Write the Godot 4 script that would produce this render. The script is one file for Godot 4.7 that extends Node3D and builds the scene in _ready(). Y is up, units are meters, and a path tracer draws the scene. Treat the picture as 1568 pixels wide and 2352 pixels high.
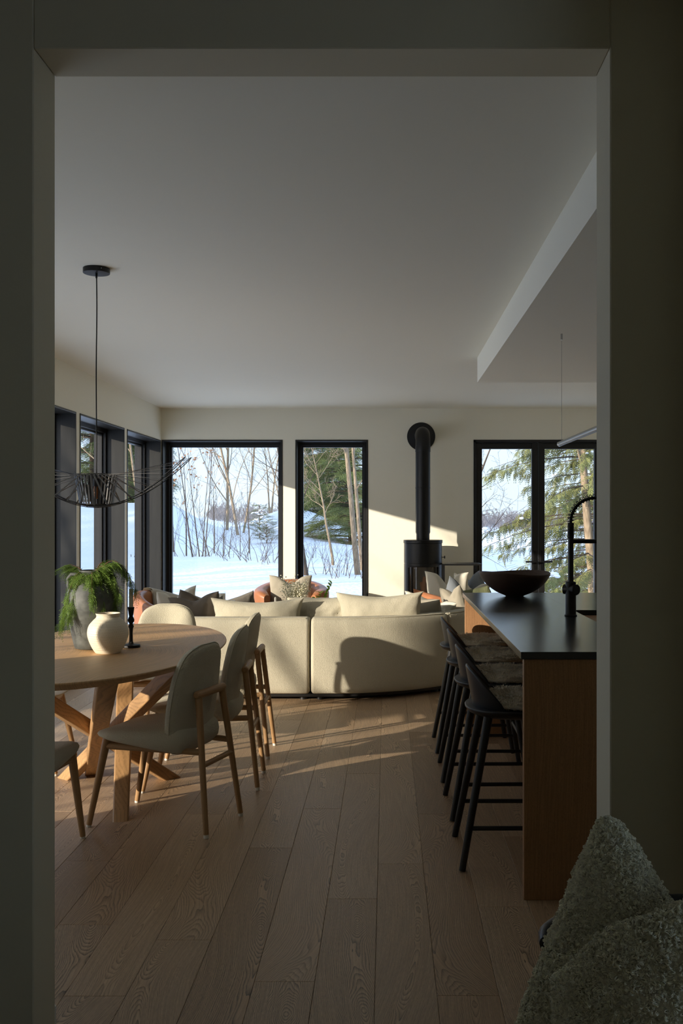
extends Node3D
# A dining and living room with snow outside, seen through a cased opening in a dark hall.
# World: x right, y up, depth d runs along -z. V(x, h, d) makes a point. Camera stands at d = 0, eye height 1.416.

const EYE := 1.416
const FOCAL := 2190.0
const CX := 887.0
const CY := 1184.0

var M := {}
var noise := FastNoiseLite.new()
var used := {}

func V(x: float, h: float, d: float) -> Vector3:
	return Vector3(x, h, -d)

func P(px: float, py: float, d: float) -> Vector3:   # the point at depth d that the photograph shows at that pixel (used to measure places)
	return V((px - CX) * d / FOCAL, EYE - (py - CY) * d / FOCAL, d)

# ------------------------------------------------------------------ mesh builder
class MB:
	var v := PackedVector3Array()
	var n := PackedVector3Array()
	var t := PackedVector2Array()
	var ix := PackedInt32Array()

	# rows of points, smooth normals; orientation found from the piece itself
	func grid(rows: Array, wrap_u := false, wrap_v := false, uvs = null, flip := false) -> void:
		var R := rows.size()
		var C: int = rows[0].size()
		var base := v.size()
		var nn := PackedVector3Array()
		nn.resize(R * C)
		var mid := Vector3.ZERO
		for i in R:
			var row: PackedVector3Array = rows[i]
			for j in C:
				mid += row[j]
		mid /= float(R * C)
		var side := 0.0
		var RR := R if wrap_v else R - 1
		var CC := C if wrap_u else C - 1
		for i in RR:
			var a: PackedVector3Array = rows[i]
			var i2 := (i + 1) % R
			var b: PackedVector3Array = rows[i2]
			for j in CC:
				var j2 := (j + 1) % C
				var p00 := a[j]
				var p01 := a[j2]
				var p10 := b[j]
				var p11 := b[j2]
				var f := (p11 - p00).cross(p10 - p01)
				side += f.dot((p00 + p11) * 0.5 - mid)
				nn[i * C + j] += f
				nn[i * C + j2] += f
				nn[i2 * C + j] += f
				nn[i2 * C + j2] += f
		var s := 1.0 if side >= 0.0 else -1.0
		if flip:
			s = -s
		for i in R:
			var row: PackedVector3Array = rows[i]
			for j in C:
				v.append(row[j])
				var q := nn[i * C + j]
				n.append(q.normalized() * s if q.length_squared() > 1e-20 else Vector3.UP)
				if uvs == null:
					t.append(Vector2(float(j) / maxf(1, C - 1), float(i) / maxf(1, R - 1)))
				else:
					t.append(uvs[i][j])
		for i in RR:
			var i2 := (i + 1) % R
			for j in CC:
				var j2 := (j + 1) % C
				var k00 := base + i * C + j
				var k01 := base + i * C + j2
				var k10 := base + i2 * C + j
				var k11 := base + i2 * C + j2
				# f = (p11-p00)x(p10-p01) points along normal of ccw (p00,p01... ) order
				if s > 0.0:
					ix.append_array(PackedInt32Array([k00, k11, k01, k00, k10, k11]) if true else PackedInt32Array())
				else:
					ix.append_array(PackedInt32Array([k00, k01, k11, k00, k11, k10]))

	func fan(c: Vector3, ring: PackedVector3Array, nor: Vector3, uvscale := 1.0) -> void:
		var base := v.size()
		var m := ring.size()
		var ax := nor.cross(Vector3.UP if absf(nor.y) < 0.9 else Vector3.RIGHT).normalized()
		var ay := nor.cross(ax)
		v.append(c); n.append(nor); t.append(Vector2(c.dot(ax), c.dot(ay)) * uvscale)
		for p in ring:
			v.append(p); n.append(nor); t.append(Vector2(p.dot(ax), p.dot(ay)) * uvscale)
		var ccw := 0.0
		for k in m:
			ccw += (ring[k] - c).cross(ring[(k + 1) % m] - c).dot(nor)
		for k in m:
			var a := base + 1 + k
			var b := base + 1 + (k + 1) % m
			if ccw > 0.0:
				ix.append_array(PackedInt32Array([base, b, a]))
			else:
				ix.append_array(PackedInt32Array([base, a, b]))

	func quad(a: Vector3, b: Vector3, c: Vector3, d: Vector3, nor: Vector3, ua := Vector2(0, 0), ub := Vector2(1, 0), uc := Vector2(1, 1), ud := Vector2(0, 1)) -> void:
		var base := v.size()
		v.append_array(PackedVector3Array([a, b, c, d]))
		n.append_array(PackedVector3Array([nor, nor, nor, nor]))
		t.append_array(PackedVector2Array([ua, ub, uc, ud]))
		if (b - a).cross(c - a).dot(nor) > 0.0:
			ix.append_array(PackedInt32Array([base, base + 2, base + 1, base, base + 3, base + 2]))
		else:
			ix.append_array(PackedInt32Array([base, base + 1, base + 2, base, base + 2, base + 3]))

	func tri(a: Vector3, b: Vector3, c: Vector3, nor: Vector3) -> void:
		var base := v.size()
		v.append_array(PackedVector3Array([a, b, c]))
		n.append_array(PackedVector3Array([nor, nor, nor]))
		t.append_array(PackedVector2Array([Vector2.ZERO, Vector2.RIGHT, Vector2.ONE]))
		if (b - a).cross(c - a).dot(nor) > 0.0:
			ix.append_array(PackedInt32Array([base, base + 2, base + 1]))
		else:
			ix.append_array(PackedInt32Array([base, base + 1, base + 2]))

	# box between two corners with chamfered edges; uv in metres (u across, v along the longest side)
	func box(lo: Vector3, hi: Vector3, ch := 0.0, xf := Transform3D.IDENTITY) -> void:
		var a := Vector3(minf(lo.x, hi.x), minf(lo.y, hi.y), minf(lo.z, hi.z))
		var b := Vector3(maxf(lo.x, hi.x), maxf(lo.y, hi.y), maxf(lo.z, hi.z))
		var c := minf(ch, 0.49 * minf(b.x - a.x, minf(b.y - a.y, b.z - a.z)))
		var big := (b - a).max_axis_index()
		for ax in 3:
			var u := (ax + 1) % 3
			var w := (ax + 2) % 3
			if w != big and u == big:
				var sw := u
				u = w
				w = sw
			for s in 2:
				var nor := Vector3.ZERO
				nor[ax] = -1.0 if s == 0 else 1.0
				var q := []
				for k in [[0, 0], [1, 0], [1, 1], [0, 1]]:
					var p := Vector3.ZERO
					p[ax] = a[ax] if s == 0 else b[ax]
					p[u] = a[u] + c if k[0] == 0 else b[u] - c
					p[w] = a[w] + c if k[1] == 0 else b[w] - c
					q.append(p)
				quad(xf * q[0], xf * q[1], xf * q[2], xf * q[3], (xf.basis * nor).normalized(), Vector2(q[0][u], q[0][w]), Vector2(q[1][u], q[1][w]), Vector2(q[2][u], q[2][w]), Vector2(q[3][u], q[3][w]))
		if c <= 0.0:
			return
		for ax in 3:
			var u := (ax + 1) % 3
			var w := (ax + 2) % 3
			for s in 4:
				var su := s % 2
				var sw := s / 2
				var p := [Vector3.ZERO, Vector3.ZERO, Vector3.ZERO, Vector3.ZERO]
				for e in 2:
					var along := a[ax] + c if e == 0 else b[ax] - c
					var p1 := Vector3.ZERO
					p1[ax] = along
					p1[u] = a[u] if su == 0 else b[u]
					p1[w] = a[w] + c if sw == 0 else b[w] - c
					var p2 := Vector3.ZERO
					p2[ax] = along
					p2[u] = a[u] + c if su == 0 else b[u] - c
					p2[w] = a[w] if sw == 0 else b[w]
					p[e * 2] = p1
					p[e * 2 + 1] = p2
				var nor := Vector3.ZERO
				nor[u] = -1.0 if su == 0 else 1.0
				nor[w] = -1.0 if sw == 0 else 1.0
				quad(xf * p[0], xf * p[1], xf * p[3], xf * p[2], (xf.basis * nor).normalized(), Vector2(0, a[ax]), Vector2(c, a[ax]), Vector2(c, b[ax]), Vector2(0, b[ax]))
		for s in 8:
			var sg := [s % 2, (s / 2) % 2, s / 4]
			var pts := []
			var nor := Vector3.ZERO
			for ax in 3:
				var p := Vector3.ZERO
				for k in 3:
					var inset := 0.0 if k == ax else c
					p[k] = a[k] + inset if sg[k] == 0 else b[k] - inset
				pts.append(xf * p)
				nor[ax] = -1.0 if sg[ax] == 0 else 1.0
			tri(pts[0], pts[1], pts[2], (xf.basis * nor).normalized())

	func tube(pts: PackedVector3Array, rad: PackedFloat32Array, sides := 8, caps := true, squash := 1.0, up := Vector3.ZERO) -> void:
		var rows := []
		var uvs := []
		var N := pts.size()
		var side := Vector3.ZERO
		var along := 0.0
		for i in N:
			var d := (pts[mini(i + 1, N - 1)] - pts[maxi(i - 1, 0)]).normalized()
			if i == 0:
				side = up if up != Vector3.ZERO else (Vector3.UP if absf(d.y) < 0.9 else Vector3.RIGHT)
			side = (side - d * side.dot(d)).normalized()
			var o := d.cross(side)
			if i > 0:
				along += pts[i].distance_to(pts[i - 1])
			var row := PackedVector3Array()
			var uv := PackedVector2Array()
			for k in sides + 1:
				var a := TAU * k / sides
				row.append(pts[i] + (side * cos(a) + o * sin(a) * squash) * rad[i])
				uv.append(Vector2(float(k) / sides * 0.12, along))
			rows.append(row)
			uvs.append(uv)
		gridw(rows, uvs)
		if caps:
			var d0 := (pts[0] - pts[1]).normalized()
			var d1 := (pts[N - 1] - pts[N - 2]).normalized()
			fan(pts[0], rows[0].slice(0, sides), d0)
			fan(pts[N - 1], rows[N - 1].slice(0, sides), d1)

	# rows whose last column repeats the first (seam for uv): normals joined
	func gridw(rows: Array, uvs = null, flip := false) -> void:
		var at := n.size()
		grid(rows, false, false, uvs, flip)
		var C: int = rows[0].size()
		for i in rows.size():
			var k0 := at + i * C
			var k1 := k0 + C - 1
			var m := (n[k0] + n[k1]).normalized()
			n[k0] = m
			n[k1] = m

	func lathe(prof: PackedVector2Array, seg := 32, at := Vector3.ZERO, xf := Basis.IDENTITY) -> void:
		var rows := []
		for p in prof:
			var row := PackedVector3Array()
			for k in seg + 1:
				var a := TAU * k / seg
				row.append(at + xf * Vector3(cos(a) * p.x, p.y, sin(a) * p.x))
			rows.append(row)
		gridw(rows)

	# outline in 2D, rings of [scale, inset, height]; place(x, y, h) -> Vector3 ; ends closed with fans
	func slab(outline: PackedVector2Array, rings: Array, place: Callable, cap0 := true, cap1 := true) -> void:
		var N := outline.size()
		var c := Vector2.ZERO
		for p in outline:
			c += p
		c /= N
		var nor := PackedVector2Array()
		for k in N:
			var e := outline[(k + 1) % N] - outline[(k + N - 1) % N]
			var q := Vector2(e.y, -e.x).normalized()
			if q.dot(outline[k] - c) < 0.0:
				q = -q
			nor.append(q)
		var rows := []
		var uvs := []
		for r in rings:
			var row := PackedVector3Array()
			var uv := PackedVector2Array()
			for k in N + 1:
				var j := k % N
				var p: Vector2 = c + (outline[j] - c) * r[0] - nor[j] * r[1]
				row.append(place.call(p.x, p.y, r[2]))
				uv.append(p)
			rows.append(row)
			uvs.append(uv)
		gridw(rows, uvs)
		for e in 2:
			if (e == 0 and not cap0) or (e == 1 and not cap1):
				continue
			var i := 0 if e == 0 else rows.size() - 1
			var cc: Vector3 = place.call(c.x, c.y, rings[i][2])
			var ring: PackedVector3Array = rows[i].slice(0, N)
			var other: Vector3 = place.call(c.x, c.y, rings[rows.size() - 1 - i][2])
			var at := v.size()
			fan(cc, ring, (cc - other).normalized())
			for k in N + 1:
				t[at + k] = c if k == 0 else uvs[i][k - 1]

	func flat() -> void:   # flat shading with split corners
		var v2 := PackedVector3Array()
		var n2 := PackedVector3Array()
		var t2 := PackedVector2Array()
		for k in range(0, ix.size(), 3):
			var a := v[ix[k]]
			var b := v[ix[k + 1]]
			var c := v[ix[k + 2]]
			var f := (c - a).cross(b - a).normalized()
			for q in 3:
				v2.append(v[ix[k + q]]); n2.append(f); t2.append(t[ix[k + q]])
		v = v2
		n = n2
		t = t2
		ix = PackedInt32Array(range(v.size()))

	func mesh() -> ArrayMesh:
		var arr := []
		arr.resize(Mesh.ARRAY_MAX)
		arr[Mesh.ARRAY_VERTEX] = v
		arr[Mesh.ARRAY_NORMAL] = n
		arr[Mesh.ARRAY_TEX_UV] = t
		arr[Mesh.ARRAY_INDEX] = ix
		var m := ArrayMesh.new()
		m.add_surface_from_arrays(Mesh.PRIMITIVE_TRIANGLES, arr)
		return m

# ------------------------------------------------------------------ objects
func numbered(called: String) -> String:
	if not used.has(called):
		used[called] = 0
		return called
	used[called] += 1
	return "%s_%03d" % [called, used[called]]

func tag(o: Node, label: String, category := "", group := "", kind := "") -> Node:
	if label:
		o.set_meta("label", label)
	if category:
		o.set_meta("category", category)
	if group:
		o.set_meta("group", group)
	if kind:
		o.set_meta("kind", kind)
	return o

func thing(called: String, label: String, category: String, at := Vector3.ZERO, turn := 0.0, group := "", kind := "") -> Node3D:
	var o := Node3D.new()
	o.name = numbered(called)
	add_child(o)
	o.position = at
	o.rotation.y = turn
	tag(o, label, category, group, kind)
	return o

func part(called: String, m, material: Material, parent: Node = null, label := "") -> MeshInstance3D:
	var o := MeshInstance3D.new()
	o.mesh = m.mesh() if m is MB else m
	o.material_override = material
	if parent == null:
		o.name = numbered(called)
		add_child(o)
	else:
		var k := 0
		var nm := called
		while parent.has_node(NodePath(nm)):
			k += 1
			nm = "%s_%03d" % [called, k]
		o.name = nm
		parent.add_child(o)
	if label:
		o.set_meta("label", label)
	o.cast_shadow = GeometryInstance3D.SHADOW_CASTING_SETTING_ON
	return o

func copy_of(o: Node3D, label := "", at := Vector3.ZERO, turn := 0.0) -> Node3D:
	var c: Node3D = o.duplicate()
	var base := String(o.name)
	if base.length() > 4 and base[base.length() - 4] == "_" and base.substr(base.length() - 3).is_valid_int():
		base = base.substr(0, base.length() - 4)
	c.name = numbered(base)
	add_child(c)
	c.position = at
	c.rotation.y = turn
	if label:
		c.set_meta("label", label)
	return c

func scatter(called: String, m: Mesh, material: Material, where: Array, parent: Node, tints = null) -> MultiMeshInstance3D:
	var mm := MultiMesh.new()
	mm.transform_format = MultiMesh.TRANSFORM_3D
	if tints != null:
		mm.use_colors = true
	mm.mesh = m
	mm.instance_count = where.size()
	for i in where.size():
		mm.set_instance_transform(i, where[i])
		if tints != null:
			mm.set_instance_color(i, tints[i])
	var o := MultiMeshInstance3D.new()
	o.multimesh = mm
	o.material_override = material
	o.name = called
	o.set_meta("kind", "stuff")
	parent.add_child(o, true)
	return o

func rng(s: int) -> RandomNumberGenerator:
	var r := RandomNumberGenerator.new()
	r.seed = s
	return r

# ------------------------------------------------------------------ textures and materials
func noise_tex(size: int, freq: float, octaves := 3, normal := false, bump := 4.0, s := 1, kind := FastNoiseLite.TYPE_SIMPLEX_SMOOTH) -> NoiseTexture2D:
	var f := FastNoiseLite.new()
	f.noise_type = kind
	f.seed = s
	f.frequency = freq
	f.fractal_octaves = octaves
	var t := NoiseTexture2D.new()
	t.width = size
	t.height = size
	t.seamless = true
	t.noise = f
	t.as_normal_map = normal
	t.bump_strength = bump
	return t

func ramp_tex(size: int, freq: float, octaves: int, a: Color, b: Color, s := 1, kind := FastNoiseLite.TYPE_SIMPLEX_SMOOTH) -> NoiseTexture2D:
	var t := noise_tex(size, freq, octaves, false, 1.0, s, kind)
	var g := Gradient.new()
	g.set_color(0, a)
	g.set_color(1, b)
	t.color_ramp = g
	return t

# plain-sawn board: rings cut lengthwise, pores; grey picture that tints multiply
func wood_tex(w: int, h: int, s: int, width_m: float, length_m: float, rings: float, contrast: float, swing: float) -> ImageTexture:
	var f := FastNoiseLite.new()
	f.seed = s
	f.noise_type = FastNoiseLite.TYPE_SIMPLEX_SMOOTH
	f.fractal_type = FastNoiseLite.FRACTAL_NONE
	f.frequency = 1.0
	var data := PackedByteArray()
	data.resize(w * h)
	var k := 0
	for y in h:
		var Y := float(y) / h * length_m
		var cx := f.get_noise_2d(Y * 0.7, 3.1) * swing * width_m
		var D := 0.012 + 0.075 * absf(f.get_noise_2d(Y * 1.1, 40.0)) * (0.4 + swing)
		var wob := f.get_noise_2d(Y * 6.0, 77.0) * 0.004
		for x in w:
			var X := (float(x) / w - 0.5) * width_m - cx
			var r := sqrt(X * X + D * D) + wob + f.get_noise_2d(X * 30.0, Y * 5.0) * 0.0028
			var ph := r * rings
			var q := ph - floorf(ph)
			var line := q * q * q
			var pore := f.get_noise_2d(X * 900.0, Y * 26.0)
			var streak := f.get_noise_2d(X * 160.0, Y * 3.0)
			var val := 1.0 - contrast * line * (0.75 + 0.5 * pore) - 0.07 * streak - (0.10 * contrast if pore > 0.35 else 0.0)
			data[k] = clampi(int(val * 240.0), 0, 255)
			k += 1
	return ImageTexture.create_from_image(Image.create_from_data(w, h, false, Image.FORMAT_L8, data))

# streaky weave for textiles: ribs along v with slubs
func weave_tex(size: int, s: int, ribs: int, depth: float) -> Image:
	var f := FastNoiseLite.new()
	f.seed = s
	f.noise_type = FastNoiseLite.TYPE_SIMPLEX_SMOOTH
	f.fractal_type = FastNoiseLite.FRACTAL_NONE
	f.frequency = 1.0
	var data := PackedByteArray()
	data.resize(size * size)
	for y in size:
		for x in size:
			var a := TAU * ribs * x / size
			var wv := 0.5 + 0.5 * sin(a + 2.0 * f.get_noise_2d(x * 0.05, y * 0.02))
			# wrap by blending two samples
			var bl := float(y) / size
			var slub := lerpf(f.get_noise_2d(x * 0.33, y * 0.045), f.get_noise_2d(x * 0.33, (y - size) * 0.045), bl)
			var fine := f.get_noise_2d(x * 0.9, y * 0.9)
			data[y * size + x] = clampi(int(255.0 * clampf(0.55 + depth * (0.35 * (wv - 0.5) + 0.55 * slub + 0.2 * fine), 0, 1)), 0, 255)
	return Image.create_from_data(size, size, false, Image.FORMAT_L8, data)

func mat(c: Color, rough := 0.6, metal := 0.0) -> StandardMaterial3D:
	var m := StandardMaterial3D.new()
	m.albedo_color = c
	m.roughness = rough
	m.metallic = metal
	return m

func rgb(r: int, g: int, b: int) -> Color:
	return Color(r / 255.0, g / 255.0, b / 255.0)

func bumpy(m: StandardMaterial3D, tex: Texture2D, scale_cm: float, tri_scale := 0.0) -> StandardMaterial3D:
	m.heightmap_enabled = true
	m.heightmap_texture = tex
	m.heightmap_scale = scale_cm
	if tri_scale > 0.0:
		m.uv1_triplanar = true
		m.uv1_scale = Vector3.ONE * tri_scale
	return m

func make_materials() -> void:
	var plaster := noise_tex(256, 0.03, 4, false, 1.0, 5)
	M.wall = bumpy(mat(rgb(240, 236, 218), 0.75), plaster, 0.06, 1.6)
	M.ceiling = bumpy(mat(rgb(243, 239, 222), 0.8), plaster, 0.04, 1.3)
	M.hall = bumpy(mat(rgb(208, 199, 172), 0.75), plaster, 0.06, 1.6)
	M.trim = mat(rgb(225, 221, 208), 0.45)
	M.black = bumpy(mat(rgb(26, 26, 27), 0.42), noise_tex(256, 0.05, 3, false, 1.0, 8), 0.01, 2.0)
	M.lining = mat(rgb(38, 38, 36), 0.4)
	M.lining.albedo_texture = ramp_tex(256, 0.02, 4, rgb(200, 200, 200), rgb(255, 255, 255), 14)
	M.lining.uv1_triplanar = true
	M.lining.uv1_scale = Vector3(3, 0.4, 3)
	M.glass = mat(Color(0.96, 0.98, 0.97, 0.04), 0.0)
	M.glass.transparency = BaseMaterial3D.TRANSPARENCY_ALPHA
	# floor boards: four cuts, three tones each
	var cuts := [wood_tex(256, 1400, 11, 0.184, 1.71, 230.0, 0.62, 0.55), wood_tex(256, 1400, 23, 0.184, 1.71, 320.0, 0.5, 0.4), wood_tex(256, 1400, 37, 0.184, 1.71, 160.0, 0.42, 0.9), wood_tex(256, 1400, 59, 0.184, 1.71, 260.0, 0.36, 0.25)]
	M.cuts = cuts
	M.planks = []
	for k in 12:
		var m := mat([rgb(196, 164, 128), rgb(186, 153, 117), rgb(204, 173, 138)][k / 4], 0.46)
		m.albedo_texture = cuts[k % 4]
		m.heightmap_enabled = true
		m.heightmap_texture = cuts[k % 4]
		m.heightmap_scale = 0.05
		M.planks.append(m)
	M.subfloor = mat(rgb(40, 32, 26), 0.9)
	M.oak_top = mat(rgb(212, 168, 116), 0.52)
	M.oak_top.albedo_texture = wood_tex(512, 1400, 71, 0.6, 1.8, 140.0, 0.09, 0.4)
	M.oak_top.uv1_scale = Vector3(1.6, 0.55, 1)
	M.oak = mat(rgb(190, 148, 100), 0.5)
	M.oak.albedo_texture = wood_tex(256, 700, 91, 0.2, 1.2, 260.0, 0.2, 0.15)
	M.oak.uv1_scale = Vector3(5, 0.8, 1)
	M.island = mat(rgb(172, 128, 88), 0.5)
	M.island.albedo_texture = wood_tex(512, 900, 83, 0.6, 2.4, 520.0, 0.22, 0.1)
	M.island.uv1_scale = Vector3(1.6, 0.5, 1)
	M.counter = bumpy(mat(rgb(36, 37, 38), 0.2), noise_tex(256, 0.11, 3, false, 1.0, 19), 0.0015, 3.0)
	M.blackwood = bumpy(mat(rgb(27, 27, 28), 0.42), noise_tex(256, 0.06, 3, false, 1.0, 21), 0.015, 4.0)
	M.metal_black = mat(rgb(22, 22, 23), 0.38, 0.3)
	M.iron = mat(rgb(30, 29, 28), 0.5, 0.4)
	M.chrome = mat(rgb(190, 190, 188), 0.25, 1.0)
	# textiles
	var boucle := noise_tex(512, 0.05, 2, false, 1.0, 31, FastNoiseLite.TYPE_CELLULAR)
	var weave := ImageTexture.create_from_image(weave_tex(512, 41, 56, 1.0))
	M.sofa = mat(rgb(214, 206, 182), 0.95)
	M.sofa.albedo_texture = ImageTexture.create_from_image(weave_soft(weave_tex(512, 47, 56, 0.35)))
	bumpy(M.sofa, weave, 0.22, 3.2)
	M.sofa.rim_enabled = true
	M.sofa.rim = 0.3
	M.chair_fabric = mat(rgb(196, 188, 164), 0.95)
	bumpy(M.chair_fabric, boucle, 0.22, 7.0)
	M.chair_fabric.rim_enabled = true
	M.chair_fabric.rim = 0.3
	M.linen = bumpy(mat(rgb(226, 220, 203), 0.95), weave, 0.12, 5.0)
	M.linen_grey = bumpy(mat(rgb(168, 160, 143), 0.95), weave, 0.15, 5.0)
	M.linen_dark = bumpy(mat(rgb(104, 94, 82), 0.9), weave, 0.08, 6.0)
	M.linen_blue = bumpy(mat(rgb(120, 126, 132), 0.95), weave, 0.15, 5.0)
	M.knit = bumpy(mat(rgb(128, 122, 112), 0.95), weave, 0.3, 3.0)
	M.leather = bumpy(mat(rgb(162, 104, 66), 0.42), noise_tex(512, 0.07, 3, false, 1.0, 51, FastNoiseLite.TYPE_CELLULAR), 0.05, 4.0)
	M.throw = bumpy(mat(rgb(186, 178, 160), 0.95), weave, 0.2, 4.0)
	M.fur = mat(rgb(230, 218, 194), 0.95)
	M.fur_base = mat(rgb(196, 185, 164), 0.95)
	M.sherpa = mat(rgb(250, 243, 218), 0.95)
	M.sherpa.vertex_color_use_as_albedo = true
	M.sherpa_base = mat(rgb(232, 224, 198), 0.95)
	# pots
	M.jug = mat(rgb(255, 255, 255), 0.6)
	M.jug.albedo_texture = ramp_tex(512, 0.012, 5, rgb(58, 61, 59), rgb(112, 114, 109), 61)
	M.jug.uv1_triplanar = true
	M.jug.uv1_scale = Vector3.ONE * 2.6
	M.vase = mat(rgb(232, 220, 196), 0.45)
	M.wax = mat(rgb(232, 226, 210), 0.5)
	M.bowl = bumpy(mat(rgb(74, 52, 40), 0.55), M.cuts[0], 0.1)
	M.bowl.albedo_texture = M.cuts[3]
	M.bowl.uv1_scale = Vector3(2.0, 0.35, 1)
	M.leaf = mat(rgb(118, 148, 62), 0.6)
	M.leaf.vertex_color_use_as_albedo = true
	M.leaf.backlight_enabled = true
	M.leaf.backlight = Color(0.35, 0.45, 0.12)
	M.stem = mat(rgb(96, 66, 44), 0.8)
	M.bright_leaf = mat(rgb(120, 152, 50), 0.5)
	M.bright_leaf.backlight_enabled = true
	M.bright_leaf.backlight = Color(0.45, 0.6, 0.12)
	M.blossom = mat(rgb(236, 229, 200), 0.8)
	# outdoors
	M.snow = bumpy(mat(rgb(214, 218, 226), 0.65), noise_tex(512, 0.02, 5, false, 1.0, 71), 2.0, 0.5)
	M.bark_pale = mat(rgb(176, 156, 130), 0.9)
	M.bark_pale.albedo_texture = ramp_tex(256, 0.03, 4, rgb(150, 145, 138), rgb(255, 255, 255), 73)
	M.bark_pale.uv1_triplanar = true
	M.bark_pale.uv1_scale = Vector3(3, 0.6, 3)
	M.bark = mat(rgb(104, 88, 74), 0.9)
	M.bark.albedo_texture = M.bark_pale.albedo_texture
	M.bark.uv1_triplanar = true
	M.bark.uv1_scale = Vector3(3, 0.6, 3)
	M.twig = mat(rgb(92, 76, 64), 0.9)
	M.dead_leaf = mat(rgb(176, 124, 84), 0.8)
	M.dead_leaf.backlight_enabled = true
	M.dead_leaf.backlight = Color(0.4, 0.25, 0.12)
	M.pine = mat(rgb(92, 106, 62), 0.8)
	M.pine.vertex_color_use_as_albedo = true
	M.cedar = mat(rgb(124, 128, 80), 0.85)
	M.cedar.vertex_color_use_as_albedo = true
	M.cedar.backlight_enabled = true
	M.cedar.backlight = Color(0.2, 0.2, 0.08)
	M.far_wood = mat(rgb(120, 118, 122), 0.9)

func weave_soft(im: Image) -> Image:
	var d := im.get_data()
	for k in d.size():
		d[k] = 205 + d[k] / 6
	return Image.create_from_data(im.get_width(), im.get_height(), false, Image.FORMAT_L8, d)

# ------------------------------------------------------------------ the setting
const WALL_X := -2.65
const BACK := 11.23
const CEIL := 2.678
const LEFT_WINDOWS := [[3.3, 6.64], [6.74, 8.14], [8.24, 9.64], [9.74, 11.19]]
const HEAD := 2.30
const SILL := 0.10

func struct_box(called: String, boxes: Array, m: Material, label: String, category: String, ch := 0.0) -> MeshInstance3D:
	var b := MB.new()
	for q in boxes:
		b.box(V(q[0], q[2], q[4]), V(q[1], q[3], q[5]), ch)
	var o := part(called, b, m)
	tag(o, label, category, "", "structure")
	return o

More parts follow.
